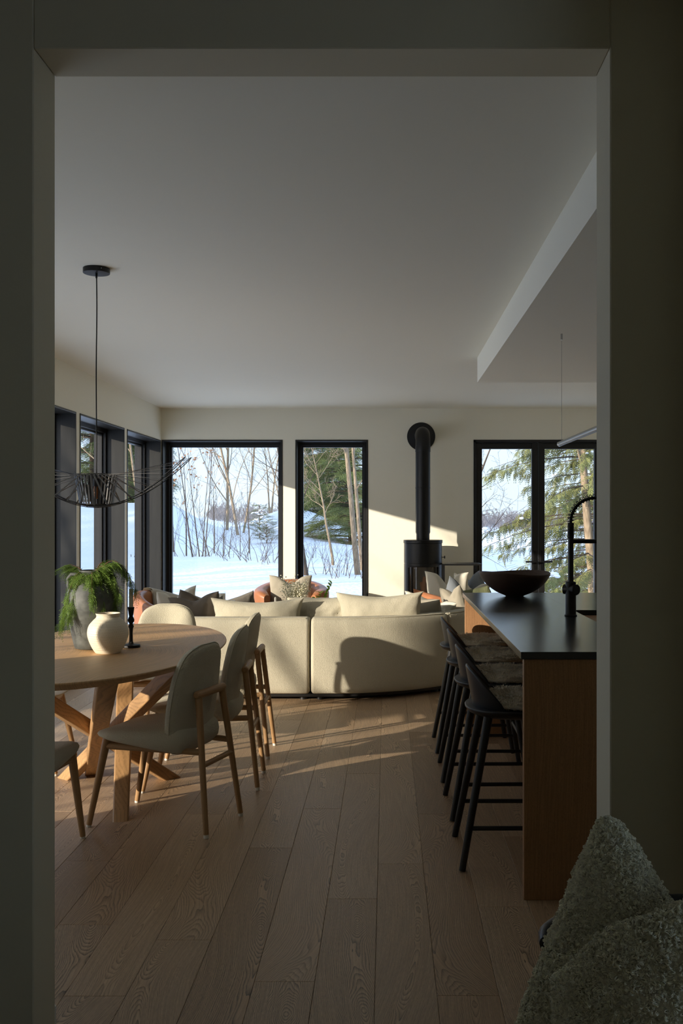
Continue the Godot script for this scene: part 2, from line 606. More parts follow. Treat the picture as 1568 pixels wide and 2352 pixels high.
func room() -> void:
	# left wall: piers, band above and strip below the five tall windows
	var bx := [[-2.95, WALL_X, HEAD, 2.9, 2.4, 11.53], [-2.95, WALL_X, -0.1, SILL, 2.4, 11.53], [-2.95, WALL_X, SILL, HEAD, 2.4, 3.3], [-2.95, WALL_X, SILL, HEAD, 11.19, 11.53]]
	for k in 3:
		bx.append([-2.95, WALL_X, SILL, HEAD, LEFT_WINDOWS[k][1], LEFT_WINDOWS[k + 1][0]])
	struct_box("wall_left", bx, M.wall, "off-white plaster wall on the left, pierced by the row of deep black windows", "wall")
	struct_box("wall_back", [
		[-2.65, 3.7, HEAD + 0.008, 2.9, BACK, 11.53], [-2.65, -0.215, -0.1, SILL + 0.15, BACK, 11.53], [-1.2205, -1.072, SILL + 0.15, HEAD + 0.008, BACK, 11.53],
		[-0.215, 1.026, -0.1, HEAD + 0.008, BACK, 11.53], [2.56, 3.7, -0.1, HEAD + 0.008, BACK, 11.53], [1.026, 2.56, -0.1, 0.0, BACK, 11.53],
	], M.wall, "off-white far wall behind the wood stove and sofa", "wall")
	struct_box("wall_right", [[3.4, 3.7, -0.1, 2.9, 2.4, 11.23]], M.wall, "plain kitchen side wall beyond the island, out of view", "wall")
	struct_box("ceiling", [[-2.65, 3.4, CEIL, 2.9, 2.557, BACK]], M.ceiling, "smooth off-white ceiling over the dining and living area", "ceiling")
	struct_box("ceiling", [[0.728, 3.4, 2.48, CEIL + 0.01, 2.557, 7.63]], M.ceiling, "dropped ceiling box with a pale side face over the kitchen island", "ceiling")
	# hall: front wall with the cased opening, side walls, ceiling and back
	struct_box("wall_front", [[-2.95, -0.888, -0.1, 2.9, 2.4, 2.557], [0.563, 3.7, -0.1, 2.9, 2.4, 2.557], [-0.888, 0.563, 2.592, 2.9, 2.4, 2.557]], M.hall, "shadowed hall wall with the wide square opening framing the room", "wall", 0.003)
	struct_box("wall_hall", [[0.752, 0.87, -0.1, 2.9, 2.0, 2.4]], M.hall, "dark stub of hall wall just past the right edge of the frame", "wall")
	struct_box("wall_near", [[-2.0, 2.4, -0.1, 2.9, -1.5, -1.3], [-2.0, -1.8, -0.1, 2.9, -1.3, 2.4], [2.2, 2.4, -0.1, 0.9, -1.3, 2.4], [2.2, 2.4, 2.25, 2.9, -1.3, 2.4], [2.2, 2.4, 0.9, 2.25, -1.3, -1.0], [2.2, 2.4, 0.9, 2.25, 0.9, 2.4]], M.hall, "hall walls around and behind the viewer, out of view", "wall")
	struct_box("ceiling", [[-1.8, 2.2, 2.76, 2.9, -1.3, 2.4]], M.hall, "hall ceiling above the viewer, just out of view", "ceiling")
	struct_box("baseboard_left", [[-1.8, -0.888, 0.0, 0.1, 2.388, 2.4], [-2.638, -0.888, 0.0, 0.1, 2.557, 2.569]], M.trim, "low painted baseboard at the foot of the opening's left jamb", "baseboard", 0.003)
	struct_box("baseboard_right", [[0.563, 0.752, 0.0, 0.1, 2.388, 2.4]], M.trim, "low painted baseboard at the foot of the hall wall right of the opening", "baseboard", 0.003)
	struct_box("baseboard_back", [[-0.2, 1.01, 0.0, 0.1, BACK - 0.014, BACK]], M.trim, "low painted baseboard under the wood stove on the far wall", "baseboard", 0.003)
	floor_boards()
	for k in 4:
		var w: Array = LEFT_WINDOWS[k]
		var names := ["wide, beside the table and out of view", "just inside the opening's left jamb", "behind the pendant lamp", "in the far left corner"]
		window_unit(k + 1, Transform3D(Basis(Vector3.UP, PI / 2), V(WALL_X, 0, (w[0] + w[1]) / 2)), w[1] - w[0], SILL, HEAD, "deep black-framed window in the left wall, " + names[k])
	window_unit(5, Transform3D(Basis(), V((-2.645 - 1.2205) / 2, 0, BACK)), 2.645 - 1.2205, SILL + 0.15, HEAD + 0.008, "wide black-framed window in the far wall beside the corner")
	window_unit(6, Transform3D(Basis(), V((-1.072 - 0.215) / 2, 0, BACK)), 1.072 - 0.215, SILL + 0.15, HEAD + 0.008, "narrower black-framed window in the far wall left of the stove")
	french_door()
	window_unit(7, Transform3D(Basis(Vector3.UP, -PI / 2), V(2.2, 0, -0.05)), 1.9, 0.9, 2.25, "hall window behind the viewer's right shoulder, out of view")

# local frame: x across, y up, the room on +z, outdoors on -z, wall face at z = 0
func window_unit(idx: int, xf: Transform3D, w: float, lo: float, hi: float, label: String) -> void:
	var t := thing("window_%d" % idx, label, "window", Vector3.ZERO, 0.0, "", "structure")
	t.transform = xf
	var h := w / 2
	var e := 0.018
	var b := MB.new()
	for s in [-1, 1]:
		b.box(Vector3(s * h, lo, 0.006), Vector3(s * (h - e), hi, -0.19), 0.002)
	b.box(Vector3(-h + e, hi, 0.006), Vector3(h - e, hi - e, -0.19), 0.002)
	b.box(Vector3(-h + e, lo, 0.012), Vector3(h - e, lo + e, -0.19), 0.002)
	part("lining", b, M.lining, t)
	var f := MB.new()
	var g := e + 0.012
	ring_frame(f, h - 0.004, lo + 0.004, hi - 0.004, 0.052, -0.17, -0.29, 0.004)
	part("frame", f, M.black, t)
	var s2 := MB.new()
	ring_frame(s2, h - 0.05, lo + 0.05, hi - 0.05, 0.026, -0.2, -0.26, 0.004)
	part("sash", s2, M.black, t)
	var p := MB.new()
	p.box(Vector3(-h + 0.07, lo + 0.07, -0.226), Vector3(h - 0.07, hi - 0.07, -0.23))
	p = MB.new()
	p.quad(Vector3(-h + 0.07, lo + 0.07, -0.228), Vector3(h - 0.07, lo + 0.07, -0.228), Vector3(h - 0.07, hi - 0.07, -0.228), Vector3(-h + 0.07, hi - 0.07, -0.228), Vector3(0, 0, 1))
	part("pane", p, M.glass, t)

func ring_frame(b: MB, h: float, lo: float, hi: float, w: float, z0: float, z1: float, ch: float) -> void:
	b.box(Vector3(-h, lo, z0), Vector3(-h + w, hi, z1), ch)
	b.box(Vector3(h - w, lo, z0), Vector3(h, hi, z1), ch)
	b.box(Vector3(-h + w, lo, z0), Vector3(h - w, lo + w, z1), ch)
	b.box(Vector3(-h + w, hi - w, z0), Vector3(h - w, hi, z1), ch)

func french_door() -> void:
	var w := 2.56 - 1.026
	var t := thing("door_1", "black-framed glazed double door in the far wall behind the kitchen island", "door", V(1.026 + w / 2, 0, BACK), 0.0, "", "structure")
	var hi := HEAD + 0.008
	var f := MB.new()
	var h := w / 2
	f.box(Vector3(-h, 0, 0.008), Vector3(-h + 0.03, hi, -0.25), 0.003)
	f.box(Vector3(h - 0.03, 0, 0.008), Vector3(h, hi, -0.25), 0.003)
	f.box(Vector3(-h, hi - 0.03, 0.008), Vector3(h, hi, -0.25), 0.003)
	f.box(Vector3(-h, 0, -0.02), Vector3(h, 0.02, -0.25), 0.003)
	part("frame", f, M.black, t)
	for s in [-1, 1]:
		var a: float = s * 0.002
		var z: float = s * (h - 0.03)
		var x0 := minf(a, z)
		var x1 := maxf(a, z)
		var leaf := MB.new()
		var c := 0.074
		leaf.box(Vector3(x0, 0.02, -0.03), Vector3(x0 + c, hi - 0.032, -0.09), 0.004)
		leaf.box(Vector3(x1 - c, 0.02, -0.03), Vector3(x1, hi - 0.032, -0.09), 0.004)
		leaf.box(Vector3(x0 + c, hi - 0.032 - c, -0.03), Vector3(x1 - c, hi - 0.032, -0.09), 0.004)
		leaf.box(Vector3(x0 + c, 0.02, -0.03), Vector3(x1 - c, 0.13, -0.09), 0.004)
		var lf := part("door_leaf", leaf, M.black, t)
		var p := MB.new()
		p.quad(Vector3(x0 + c, 0.13, -0.06), Vector3(x1 - c, 0.13, -0.06), Vector3(x1 - c, hi - 0.03 - c, -0.06), Vector3(x0 + c, hi - 0.03 - c, -0.06), Vector3(0, 0, 1))
		part("pane", p, M.glass, lf)
		var k := MB.new()
		var hx: float = s * 0.042
		k.box(Vector3(hx - 0.018, 0.77, -0.03), Vector3(hx + 0.018, 1.0, -0.022), 0.003)
		k.tube(PackedVector3Array([Vector3(hx, 0.872, -0.024), Vector3(hx, 0.872, 0.03)]), PackedFloat32Array([0.011, 0.011]), 10)
		k.tube(PackedVector3Array([Vector3(hx - s * 0.012, 0.872, 0.034), Vector3(hx + s * 0.05, 0.872, 0.034), Vector3(hx + s * 0.115, 0.872, 0.034)]), PackedFloat32Array([0.0105, 0.0105, 0.0105]), 10)
		part("handle", k, M.metal_black, lf)

func plank_mesh(w: float, l: float, v0: float, flip_u: bool, flip_v: bool) -> ArrayMesh:
	var b := MB.new()
	b.box(Vector3(0, -0.014, 0), Vector3(w, 0, -l), 0.0014)
	for k in b.t.size():
		var p := b.v[k]
		var u := p.x / 0.1835
		var q := v0 + -p.z / 1.71
		b.t[k] = Vector2(1.0 - u if flip_u else u, 1.0 - q if flip_v else q)
	return b.mesh()

func floor_boards() -> void:
	var fl := thing("floor", "wide oak plank floor in running lengths towards the sofa", "floor", Vector3.ZERO, 0.0, "", "structure")
	var sub := MB.new()
	sub.box(V(-2.65, -0.1, -1.3), V(3.4, -0.0138, BACK))
	part("subfloor", sub, M.subfloor, fl)
	var W := 0.1835
	var L := 1.71
	var phase := {-4: 1.1, -3: 4.891, -2: 4.064, -1: 2.898, 0: 3.524, 1: 3.876, 2: 2.814, 3: 3.45, 4: 2.5, -5: 3.3, -6: 2.2}
	var r := rng(5)
	var cache := {}
	for c in range(-15, 19):
		var x0 := -0.217 + W * c
		var x1 := minf(x0 + W, 3.4)
		x0 = maxf(x0, -2.65)
		if x1 - x0 < 0.01:
			continue
		var near := 1.2 if c < -5 or c > 3 else 0.6
		if x0 > 2.2 or x0 < -1.9:
			near = 2.56
		var ph: float = phase[c] if phase.has(c) else r.randf_range(0.0, L)
		var d := ph - L * ceilf((ph - near) / L)
		while d < BACK:
			var a := maxf(d, near)
			var b := minf(d + L, BACK)
			if b - a > 0.03:
				var look := r.randi_range(0, 3)
				var key := "%.3f_%.3f_%d" % [x1 - x0, b - a, look]
				if not cache.has(key):
					cache[key] = plank_mesh(x1 - x0 - 0.0006, b - a - 0.0008, (a - d) / L, look % 2 == 1, look / 2 == 1)
				var o := part("plank", cache[key], M.planks[r.randi_range(0, 11)], fl)
				o.position = V(x0, r.randf_range(-0.0004, 0.0004), a)
			d += L
	var o2 := MB.new()   # boards under and behind the viewer, out of the frame
	o2.box(V(-1.8, -0.014, -1.3), V(2.2, 0.0, 0.6))
	part("near_boards", o2, M.planks[1], fl)

# ------------------------------------------------------------------ outdoors
func bump2(x: float, d: float, cx: float, cd: float, rx: float, rd: float) -> float:
	var q := (x - cx) * (x - cx) / (rx * rx) + (d - cd) * (d - cd) / (rd * rd)
	return exp(-q)

func ground_h(x: float, d: float) -> float:
	var h := -0.12
	# the long hill on the left, flat-topped, that runs down to the right
	var dist := d - 37.0 - (x + 10.0) * 0.15
	var prof := clampf((dist + 7.5) / 8.5, 0, 1)
	prof = prof * prof * (3 - 2 * prof)
	var fall := clampf((-0.152 - x / maxf(d, 25.0)) / 0.085, 0, 1)
	fall = fall * fall * (3 - 2 * fall)
	h += 2.05 * prof * fall
	# the second mound further right and further back
	h += 1.95 * bump2(x, d, -5.65, 57.0, 3.3, 9.0)
	h += 0.3 * bump2(x, d, -4.5, 42.0, 3.0, 6.0)
	# ground rises gently near the trees
	h += 0.25 * bump2(x, d, -6.0, 29.0, 6.0, 4.0)
	# slope down to the frozen lake on the right
	h -= clampf((x - 0.5) / 8.0, 0, 1) * 1.1 * clampf((d - 14.0) / 14.0, 0, 1)
	h += noise.get_noise_2d(x * 1.1, d * 1.1) * 0.1 + noise.get_noise_2d(x * 5.0, d * 3.2) * 0.03 * clampf(fall * 2.0 + 0.4, 0, 1)
	return h

func outdoors() -> void:
	var b := MB.new()
	var rows := []
	var xs := []
	var x := -150.0
	while x < 140.0:
		xs.append(x)
		x += 0.33 if x > -15.0 and x < 6.0 else (0.9 if x > -30.0 and x < 14.0 else 6.0)
	var d := 11.56
	while d < 330.0:
		var row := PackedVector3Array()
		for q in xs:
			row.append(V(q, ground_h(q, d), d))
		rows.append(row)
		d += 0.3 if d < 46.0 else (0.7 if d < 66.0 else 9.0)
	b.grid(rows, false, false)
	fix_up(b)
	var b2 := MB.new()
	rows = []
	d = -60.0
	while d < 11.57:
		var row := PackedVector3Array()
		x = -150.0
		while x < -3.05:
			row.append(V(x, ground_h(x, d), d))
			x += 6.0 if x < -30.0 else 0.75
		row.append(V(-2.96, ground_h(-2.96, d), d))
		rows.append(row)
		d += 1.2
	b2.grid(rows, false, false)
	fix_up(b2)
	var b3 := MB.new()
	rows = []
	d = -60.0
	while d < 11.57:
		var row := PackedVector3Array()
		row.append(V(3.72 if d > 2.0 else 2.42, ground_h(3.72, d), d))
		x = 4.5
		while x < 140.0:
			row.append(V(x, ground_h(x, d), d))
			x += 4.0
		rows.append(row)
		d += 1.2
	b3.grid(rows, false, false)
	fix_up(b3)
	for q in [b2, b3]:
		var at := b.v.size()
		b.v.append_array(q.v)
		b.n.append_array(q.n)
		b.t.append_array(q.t)
		for k in q.ix:
			b.ix.append(k + at)
	tag(part("snow_ground", b, M.snow), "snow-covered ground outside, rising to smooth drifted mounds", "snow", "", "structure")

func fix_up(b: MB) -> void:   # ground faces up
	var up := 0.0
	for q in b.n:
		up += q.y
	if up < 0.0:
		for k in b.n.size():
			b.n[k] = -b.n[k]
		for k in range(0, b.ix.size(), 3):
			var s := b.ix[k + 1]
			b.ix[k + 1] = b.ix[k + 2]
			b.ix[k + 2] = s

# branching: writes a limb into the builder and calls itself
func limb(b: MB, at: Vector3, dir: Vector3, length: float, r0: float, level: int, o: Dictionary, r: RandomNumberGenerator, tips: Array) -> void:
	var segs: int = [7, 5, 4, 3, 2][mini(level, 4)]
	if level == 0:
		segs = o.get("segs", 8)
	var pts := PackedVector3Array([at])
	var rad := PackedFloat32Array([r0])
	var p := at
	var dd := dir.normalized()
	var gnarl: float = o.get("gnarl", 0.12) * (1.0 if level > 0 else o.get("trunk_gnarl", 0.5))
	for k in segs:
		dd = (dd + Vector3(r.randf_range(-1, 1), r.randf_range(-1, 1), r.randf_range(-1, 1)) * gnarl + Vector3(0, o.get("rise", 0.06) * (1.0 if level > 0 else 0.4), 0)).normalized()
		p += dd * length / segs
		pts.append(p)
		rad.append(maxf(r0 * (1.0 - 0.85 * (k + 1.0) / segs), 0.0022 * o.get("fine", 1.0)))
	b.tube(pts, rad, [7, 5, 4, 3, 3][mini(level, 4)], false)
	if level >= o.get("levels", 3):
		tips.append([p, dd])
		return
	var kids: int = o.get("kids", [9, 6, 5, 3])[mini(level, 3)]
	var lo: float = o.get("first", 0.3) if level == 0 else 0.2
	for k in kids:
		var f := lo + (1.0 - lo) * (k + r.randf()) / kids
		var s := f * segs
		var i := mini(int(s), segs - 1)
		var q := pts[i].lerp(pts[i + 1], s - i)
		var along := (pts[i + 1] - pts[i]).normalized()
		var side := along.cross(Vector3(r.randf_range(-1, 1), r.randf_range(-0.3, 0.3), r.randf_range(-1, 1))).normalized()
		var ang: float = r.randf_range(o.get("ang0", 0.5), o.get("ang1", 0.95))
		var nd := along * cos(ang) + side * sin(ang)
		var len: float = length * r.randf_range(0.35, 0.6) * (1.15 - 0.6 * f) * o.get("reach", 1.0)
		limb(b, q, nd, len, maxf(rad[i] * o.get("thin", 0.42), 0.003), level + 1, o, r, tips)

func bare_tree(called: String, label: String, base: Vector3, height: float, r0: float, s: int, o := {}, m: Material = null, group := "bare trees standing in the snow") -> Node3D:
	var t := thing(called, label, o.get("category", "tree"), base, 0.0, group)
	var r := rng(s)
	var trunk := MB.new()
	var tips := []
	var stems: int = o.get("stems", 1)
	for k in stems:
		var dir: Vector3 = o.get("lean", Vector3.UP)
		var at := Vector3(0, -0.25, 0)
		if stems > 1:
			var a := TAU * k / stems + r.randf()
			dir = (dir + Vector3(cos(a), 0, sin(a)) * r.randf_range(0.08, o.get("spread", 0.3))).normalized()
			at += Vector3(cos(a), 0, sin(a)) * o.get("foot", 0.12) * r.randf()
		limb(trunk, at, dir, height * r.randf_range(0.75, 1.0) + 0.25, r0 * r.randf_range(0.7, 1.0), 0, o, r, tips)
	part("trunk", trunk, m if m else M.bark, t)
	var leaves: int = o.get("leaves", 0)
	if leaves > 0:
		var where := []
		for k in leaves:
			var q: Array = tips[r.randi_range(0, tips.size() - 1)]
			if q[0].y < height * o.get("leaf_low", 0.0):
				continue
			where.append(Transform3D(Basis.from_euler(Vector3(r.randf() * 3, r.randf() * 6, r.randf() * 3)).scaled(Vector3.ONE * r.randf_range(0.5, 1.3) * o.get("leaf_size", 0.07)), q[0]))
		scatter("dead_leaves", leaf_mesh(), M.dead_leaf, where, t)
	return t

func leaf_mesh() -> ArrayMesh:
	if M.has("leaf_m"):
		return M.leaf_m
	var b := MB.new()
	var rows := []
	for q in [[0.0, 0.02, 0.0], [0.3, 0.26, 0.05], [0.65, 0.3, 0.03], [1.0, 0.01, -0.12]]:
		rows.append(PackedVector3Array([Vector3(-q[1], q[2] + 0.08, q[0]), Vector3(0, q[2], q[0]), Vector3(q[1], q[2] + 0.08, q[0])]))
	b.grid(rows)
	M.leaf_m = b.mesh()
	return M.leaf_m

# flat spray of scale-leaved or needled twigs, about one metre long along +x, drooping
func spray_mesh(s: int, fan_w: float, droop: float, thick: float, steps := 9) -> ArrayMesh:
	var b := MB.new()
	var r := rng(s)
	var axis := PackedVector3Array()
	for k in steps + 1:
		var f := float(k) / steps
		axis.append(Vector3(f, -droop * f * f, r.randf_range(-0.02, 0.02)))
	spindle(b, axis[0], axis[steps], thick * 0.6)
	for k in range(1, steps + 1):
		var f := float(k) / steps
		for sd in [-1, 1]:
			var len := fan_w * (1.0 - 0.75 * f) * r.randf_range(0.75, 1.1)
			var e := axis[k] + Vector3(len * 0.75, -droop * (0.35 + 0.4 * f) * len * 1.6 + r.randf_range(-0.03, 0.03), sd * len * 0.8)
			spindle(b, axis[k], e, thick)
			for q in 3:
				var g := 0.35 + 0.25 * q
				var m := axis[k].lerp(e, g)
				var l2 := len * 0.33 * (1.1 - g * 0.5)
				for s3 in [-1, 1]:
					spindle(b, m, m + Vector3(l2 * 0.8, -droop * l2 * 0.8, sd * l2 * 0.15 + s3 * l2 * 0.6), thick * 0.85)
	return b.mesh()

func spindle(b: MB, p: Vector3, q: Vector3, w: float) -> void:   # thin three-sided leaf with a thick middle
	var d := (q - p).normalized()
	var u := d.cross(Vector3.UP if absf(d.y) < 0.95 else Vector3.RIGHT).normalized()
	var o := d.cross(u)
	var m := p.lerp(q, 0.45)
	var ring := [m + u * w, m - u * w * 0.5 + o * w * 0.6, m - u * w * 0.5 - o * w * 0.6]
	for k in 3:
		var a: Vector3 = ring[k]
		var c: Vector3 = ring[(k + 1) % 3]
		var nor := ((a + c) * 0.5 - m).normalized()
		b.tri(p, a, c, nor)
		b.tri(q, a, c, nor)

func tilt(dir: Vector3, roll := 0.0) -> Basis:   # +x to dir, +y as near up as can be
	var x := dir.normalized()
	var z := x.cross(Vector3.UP)
	if z.length() < 0.01:
		z = Vector3.BACK
	z = z.normalized()
	return Basis(x, z.cross(x), z).rotated(x, roll)

func conifer(called: String, label: String, base: Vector3, height: float, spread: float, s: int, o := {}, group := "evergreens outside") -> Node3D:
	var t := thing(called, label, o.get("category", "tree"), base, 0.0, group)
	var r := rng(s)
	var trunk := MB.new()
	var lean: Vector3 = o.get("lean", Vector3.UP)
	trunk.tube(PackedVector3Array([Vector3(0, -0.3, 0), lean * height * 0.5, lean * height]), PackedFloat32Array([o.get("r", 0.16), o.get("r", 0.16) * 0.6, 0.01]), 7, false)
	var where := []
	var tints := []
	var whorls: int = o.get("whorls", 16)
	var low: float = o.get("low", 0.1)
	for k in whorls:
		var f := low + (1.0 - low) * (k + 0.3) / whorls
		for j in int(o.get("arms", 6)):
			var a: float = TAU * (j + r.randf() * 0.8) / o.get("arms", 6) + k * 1.3
			if o.has("sector") and r.randf() < 0.75 and absf(angle_difference(a, o.sector[0])) > o.sector[1]:
				continue
			var len: float = spread * pow(1.0 - f * 0.92, o.get("taper", 0.8)) * r.randf_range(0.55, 1.05)
			var dir := Vector3(cos(a), o.get("rise", 0.15) * r.randf_range(0.2, 1.2), sin(a)).normalized()
			var p: Vector3 = lean * height * (f + r.randf_range(-0.02, 0.02))
			var pts := PackedVector3Array([p])
			var rad := PackedFloat32Array([(0.012 + len * 0.012) * o.get("twig", 1.0)])
			for q in 4:
				p += dir * len / 4.0
				dir = (dir + Vector3(r.randf_range(-0.08, 0.08), -o.get("sag", 0.12), r.randf_range(-0.08, 0.08))).normalized()
				pts.append(p)
				rad.append(maxf(0.004, rad[0] * (1.0 - (q + 1) / 4.2)))
			trunk.tube(pts, rad, 4, false)
			var n_s: int = int(o.get("sprays", 12) * clampf(len / spread + 0.3, 0.3, 1.2))
			for q in n_s:
				var g := lerpf(o.get("bare", 0.25), 1.0, pow(r.randf(), 0.8))
				var i := mini(int(g * 4), 3)
				var at := pts[i].lerp(pts[i + 1], g * 4 - i)
				var along := (pts[i + 1] - pts[i]).normalized()
				var sd := along.cross(Vector3.UP).normalized() * (1.0 if q % 2 == 0 else -1.0)
				var dr := (along * r.randf_range(0.4, 1.0) + sd * r.randf_range(0.2, 1.1) * (1.0 - 0.5 * g) + Vector3(0, r.randf_range(-o.get("hang", 0.5), 0.12), 0)).normalized()
				var sz: float = o.get("size", 0.5) * r.randf_range(0.6, 1.15)
				where.append(Transform3D(tilt(dr, r.randf_range(-0.5, 0.5)).scaled_local(Vector3(sz, sz, sz)), at))
				var c := r.randf_range(0.7, 1.15)
				tints.append(Color(c * r.randf_range(0.95, 1.1), c, c * r.randf_range(0.75, 1.0)))
	part("trunk", trunk, o.get("bark", M.bark), t)
	scatter("foliage", o.get("spray", M.pine_spray), o.get("mat", M.pine), where, t, tints)
	if o.get("snow", 0) > 0:
		var lumps := []
		for k in int(o.snow):
			var q: Transform3D = where[r.randi_range(0, where.size() - 1)]
			for j in 3:
				var sc: float = r.randf_range(0.03, 0.085) * o.get("lump", 1.0)
				lumps.append(Transform3D(Basis.from_euler(Vector3(0, r.randf() * 6, 0)).scaled(Vector3(sc * 1.5, sc * 0.8, sc * 1.2)), q.origin + Vector3(r.randf_range(-0.12, 0.12), r.randf_range(-0.02, 0.05), r.randf_range(-0.12, 0.12))))
		scatter("snow_clump", lump_mesh(), M.snow_lump, lumps, t)
	return t

func lump_mesh() -> ArrayMesh:
	if M.has("lump_m"):
		return M.lump_m
	var b := MB.new()
	var rows := []
	for i in 6:
		var row := PackedVector3Array()
		var a := PI * i / 5.0
		for j in 9:
			var c := TAU * (j % 8) / 8.0
			var q := Vector3(sin(a) * cos(c), cos(a), sin(a) * sin(c))
			row.append(q * (1.0 + 0.25 * noise.get_noise_3d(q.x * 90, q.y * 90, q.z * 90)))
		rows.append(row)
	b.gridw(rows)
	M.lump_m = b.mesh()
	return M.lump_m

func on_ground(px: float, d: float) -> Vector3:
	var x := (px - CX) * d / FOCAL
	return V(x, ground_h(x, d), d)

func trees() -> void:
	M.pine_spray = spray_mesh(3, 0.55, 0.12, 0.012, 7)
	M.cedar_spray = spray_mesh(4, 0.42, 0.5, 0.034, 6)
	M.snow_lump = mat(rgb(244, 246, 250), 0.7)
	M.snow_lump.backlight_enabled = true
	M.snow_lump.backlight = Color(0.3, 0.3, 0.32)
	var sap := {"kids": [8, 4, 3, 2], "levels": 2, "first": 0.3, "ang0": 0.35, "ang1": 0.7, "rise": 0.1, "reach": 0.75, "gnarl": 0.1, "trunk_gnarl": 0.3, "fine": 1.6}
	var G1 := "thin saplings on the snowy slope outside the wide window"
	# wide window: saplings in front of the hill
	var leafy := sap.duplicate()
	leafy.merge({"leaves": 200, "leaf_size": 0.065, "leaf_low": 0.35}, true)
	bare_tree("sapling", "tall straight sapling with a few brown leaves, leftmost in the wide far window", on_ground(428, 30.5), 4.6, 0.03, 101, leafy, M.twig, G1)
	var stems := leafy.duplicate()
	stems.merge({"stems": 4, "spread": 0.22, "foot": 0.3}, true)
	bare_tree("sapling", "clump of several slim stems rising together left of the wide window's middle", on_ground(462, 29.5), 4.8, 0.026, 102, stems, M.twig, G1)
	bare_tree("sapling", "small dark sapling with a forked top, on the slope right of the clump of stems", on_ground(492, 33.0), 3.2, 0.032, 103, sap, M.twig, G1)
	var st2 := sap.duplicate()
	st2.merge({"stems": 3, "spread": 0.35, "foot": 0.4}, true)
	bare_tree("sapling", "low spreading sapling of three stems at the foot of the slope, below the pale trunks", on_ground(510, 30.0), 2.4, 0.02, 104, st2, M.twig, G1)
	bare_tree("sapling", "short lone sapling standing on the open slope in the middle of the wide window", on_ground(552, 34.0), 2.6, 0.022, 105, sap, M.twig, G1)
	bare_tree("sapling", "slim dark sapling beside the snowy shrub towards the right of the wide window", on_ground(573, 36.0), 3.4, 0.03, 106, sap, M.twig, G1)
	bare_tree("sapling", "leafy brown sapling half hidden by the left edge of the wide window", on_ground(398, 31.5), 5.0, 0.03, 107, leafy, M.twig, G1)
	# big pale trees beyond the first hill
	var big := {"kids": [15, 8, 5, 4], "levels": 3, "first": 0.12, "ang0": 0.4, "ang1": 0.85, "rise": 0.12, "reach": 0.72, "gnarl": 0.11, "trunk_gnarl": 0.4, "fine": 2.0}
	var G2 := "tall bare trees beyond the mounds"
	bare_tree("bare_tree", "tall pale bare tree rising straight behind the hollow between the mounds", on_ground(521, 50.0), 15.0, 0.1, 111, big, M.bark_pale, G2)
	var tw := big.duplicate()
	tw.merge({"lean": Vector3(0.12, 1, 0).normalized()}, true)
	bare_tree("bare_tree", "pale bare tree leaning slightly left, second trunk behind the hollow between the mounds", on_ground(548, 47.0), 14.0, 0.08, 112, {"kids": [14, 7, 5, 3], "levels": 3, "first": 0.15, "lean": Vector3(-0.13, 1, 0).normalized(), "reach": 0.75, "rise": 0.1, "fine": 2.0}, M.bark_pale, G2)
	bare_tree("bare_tree", "pale bare tree leaning right from the hollow, with long spreading limbs", on_ground(557, 48.0), 12.0, 0.085, 113, {"kids": [13, 8, 5, 3], "levels": 3, "first": 0.15, "lean": Vector3(0.2, 1, 0).normalized(), "reach": 0.9, "rise": 0.04, "fine": 2.0}, M.bark_pale, G2)
	bare_tree("bare_tree", "thin bare tree on top of the second mound near the window's right edge", on_ground(622, 55.0), 7.0, 0.06, 114, {"kids": [10, 6, 4, 3], "levels": 2, "first": 0.2, "stems": 2, "spread": 0.3, "reach": 0.8, "fine": 2.0}, M.bark_pale, G2)
	bare_tree("bare_tree", "bare tree at the right edge of the wide window, limbs sweeping to the left", on_ground(668, 44.0), 9.0, 0.045, 115, {"kids": [14, 8, 5, 3], "levels": 3, "first": 0.25, "lean": Vector3(-0.22, 1, 0).normalized(), "reach": 1.0, "rise": 0.0, "fine": 2.5}, M.bark_pale, G2)
	# narrow window
	bare_tree("old_trunk", "dark leaning trunk with snow in its bark at the left of the narrow window", on_ground(706, 24.0), 5.0, 0.085, 121, {"kids": [7, 6, 4, 3], "levels": 2, "first": 0.35, "lean": Vector3(-0.12, 1, 0).normalized(), "reach": 0.8, "fine": 1.6}, M.bark, G2)
	bare_tree("bare_tree", "slender bare tree with a wide twiggy crown in the middle of the narrow window", on_ground(766, 27.0), 4.9, 0.048, 122, {"kids": [13, 8, 6, 4], "levels": 3, "first": 0.42, "lean": Vector3(-0.12, 1, 0).normalized(), "reach": 0.95, "rise": 0.03, "ang0": 0.6, "ang1": 1.1, "gnarl": 0.2, "fine": 1.4}, M.bark_pale, G2)
	bare_tree("bare_tree", "thick pale trunk leaning left, left one of the pair in the narrow window", on_ground(823, 24.5), 9.0, 0.085, 123, {"kids": [9, 7, 4, 3], "levels": 2, "first": 0.3, "lean": Vector3(-0.125, 1, 0).normalized(), "trunk_gnarl": 0.25, "reach": 0.8, "fine": 1.6}, M.bark_pale, G2)
	bare_tree("bare_tree", "thick pale trunk, right one of the pair at the narrow window's right edge", on_ground(834, 26.0), 9.0, 0.085, 124, {"kids": [9, 7, 4, 3], "levels": 2, "first": 0.3, "lean": Vector3(-0.09, 1, 0).normalized(), "trunk_gnarl": 0.25, "reach": 0.8, "fine": 1.6}, M.bark_pale, G2)
	var pine_o := {"whorls": 20, "arms": 8, "sprays": 22, "size": 1.0, "rise": 0.1, "sag": 0.08, "hang": 0.45, "r": 0.16, "low": 0.0, "taper": 0.55}
	conifer("pine_tree", "dark pine behind the pair of pale trunks in the narrow window", on_ground(806, 47.0), 11.0, 3.0, 131, pine_o)
	conifer("pine_tree", "dark pine between the slender bare tree and the pair of trunks", on_ground(752, 60.0), 9.0, 2.2, 132, pine_o)
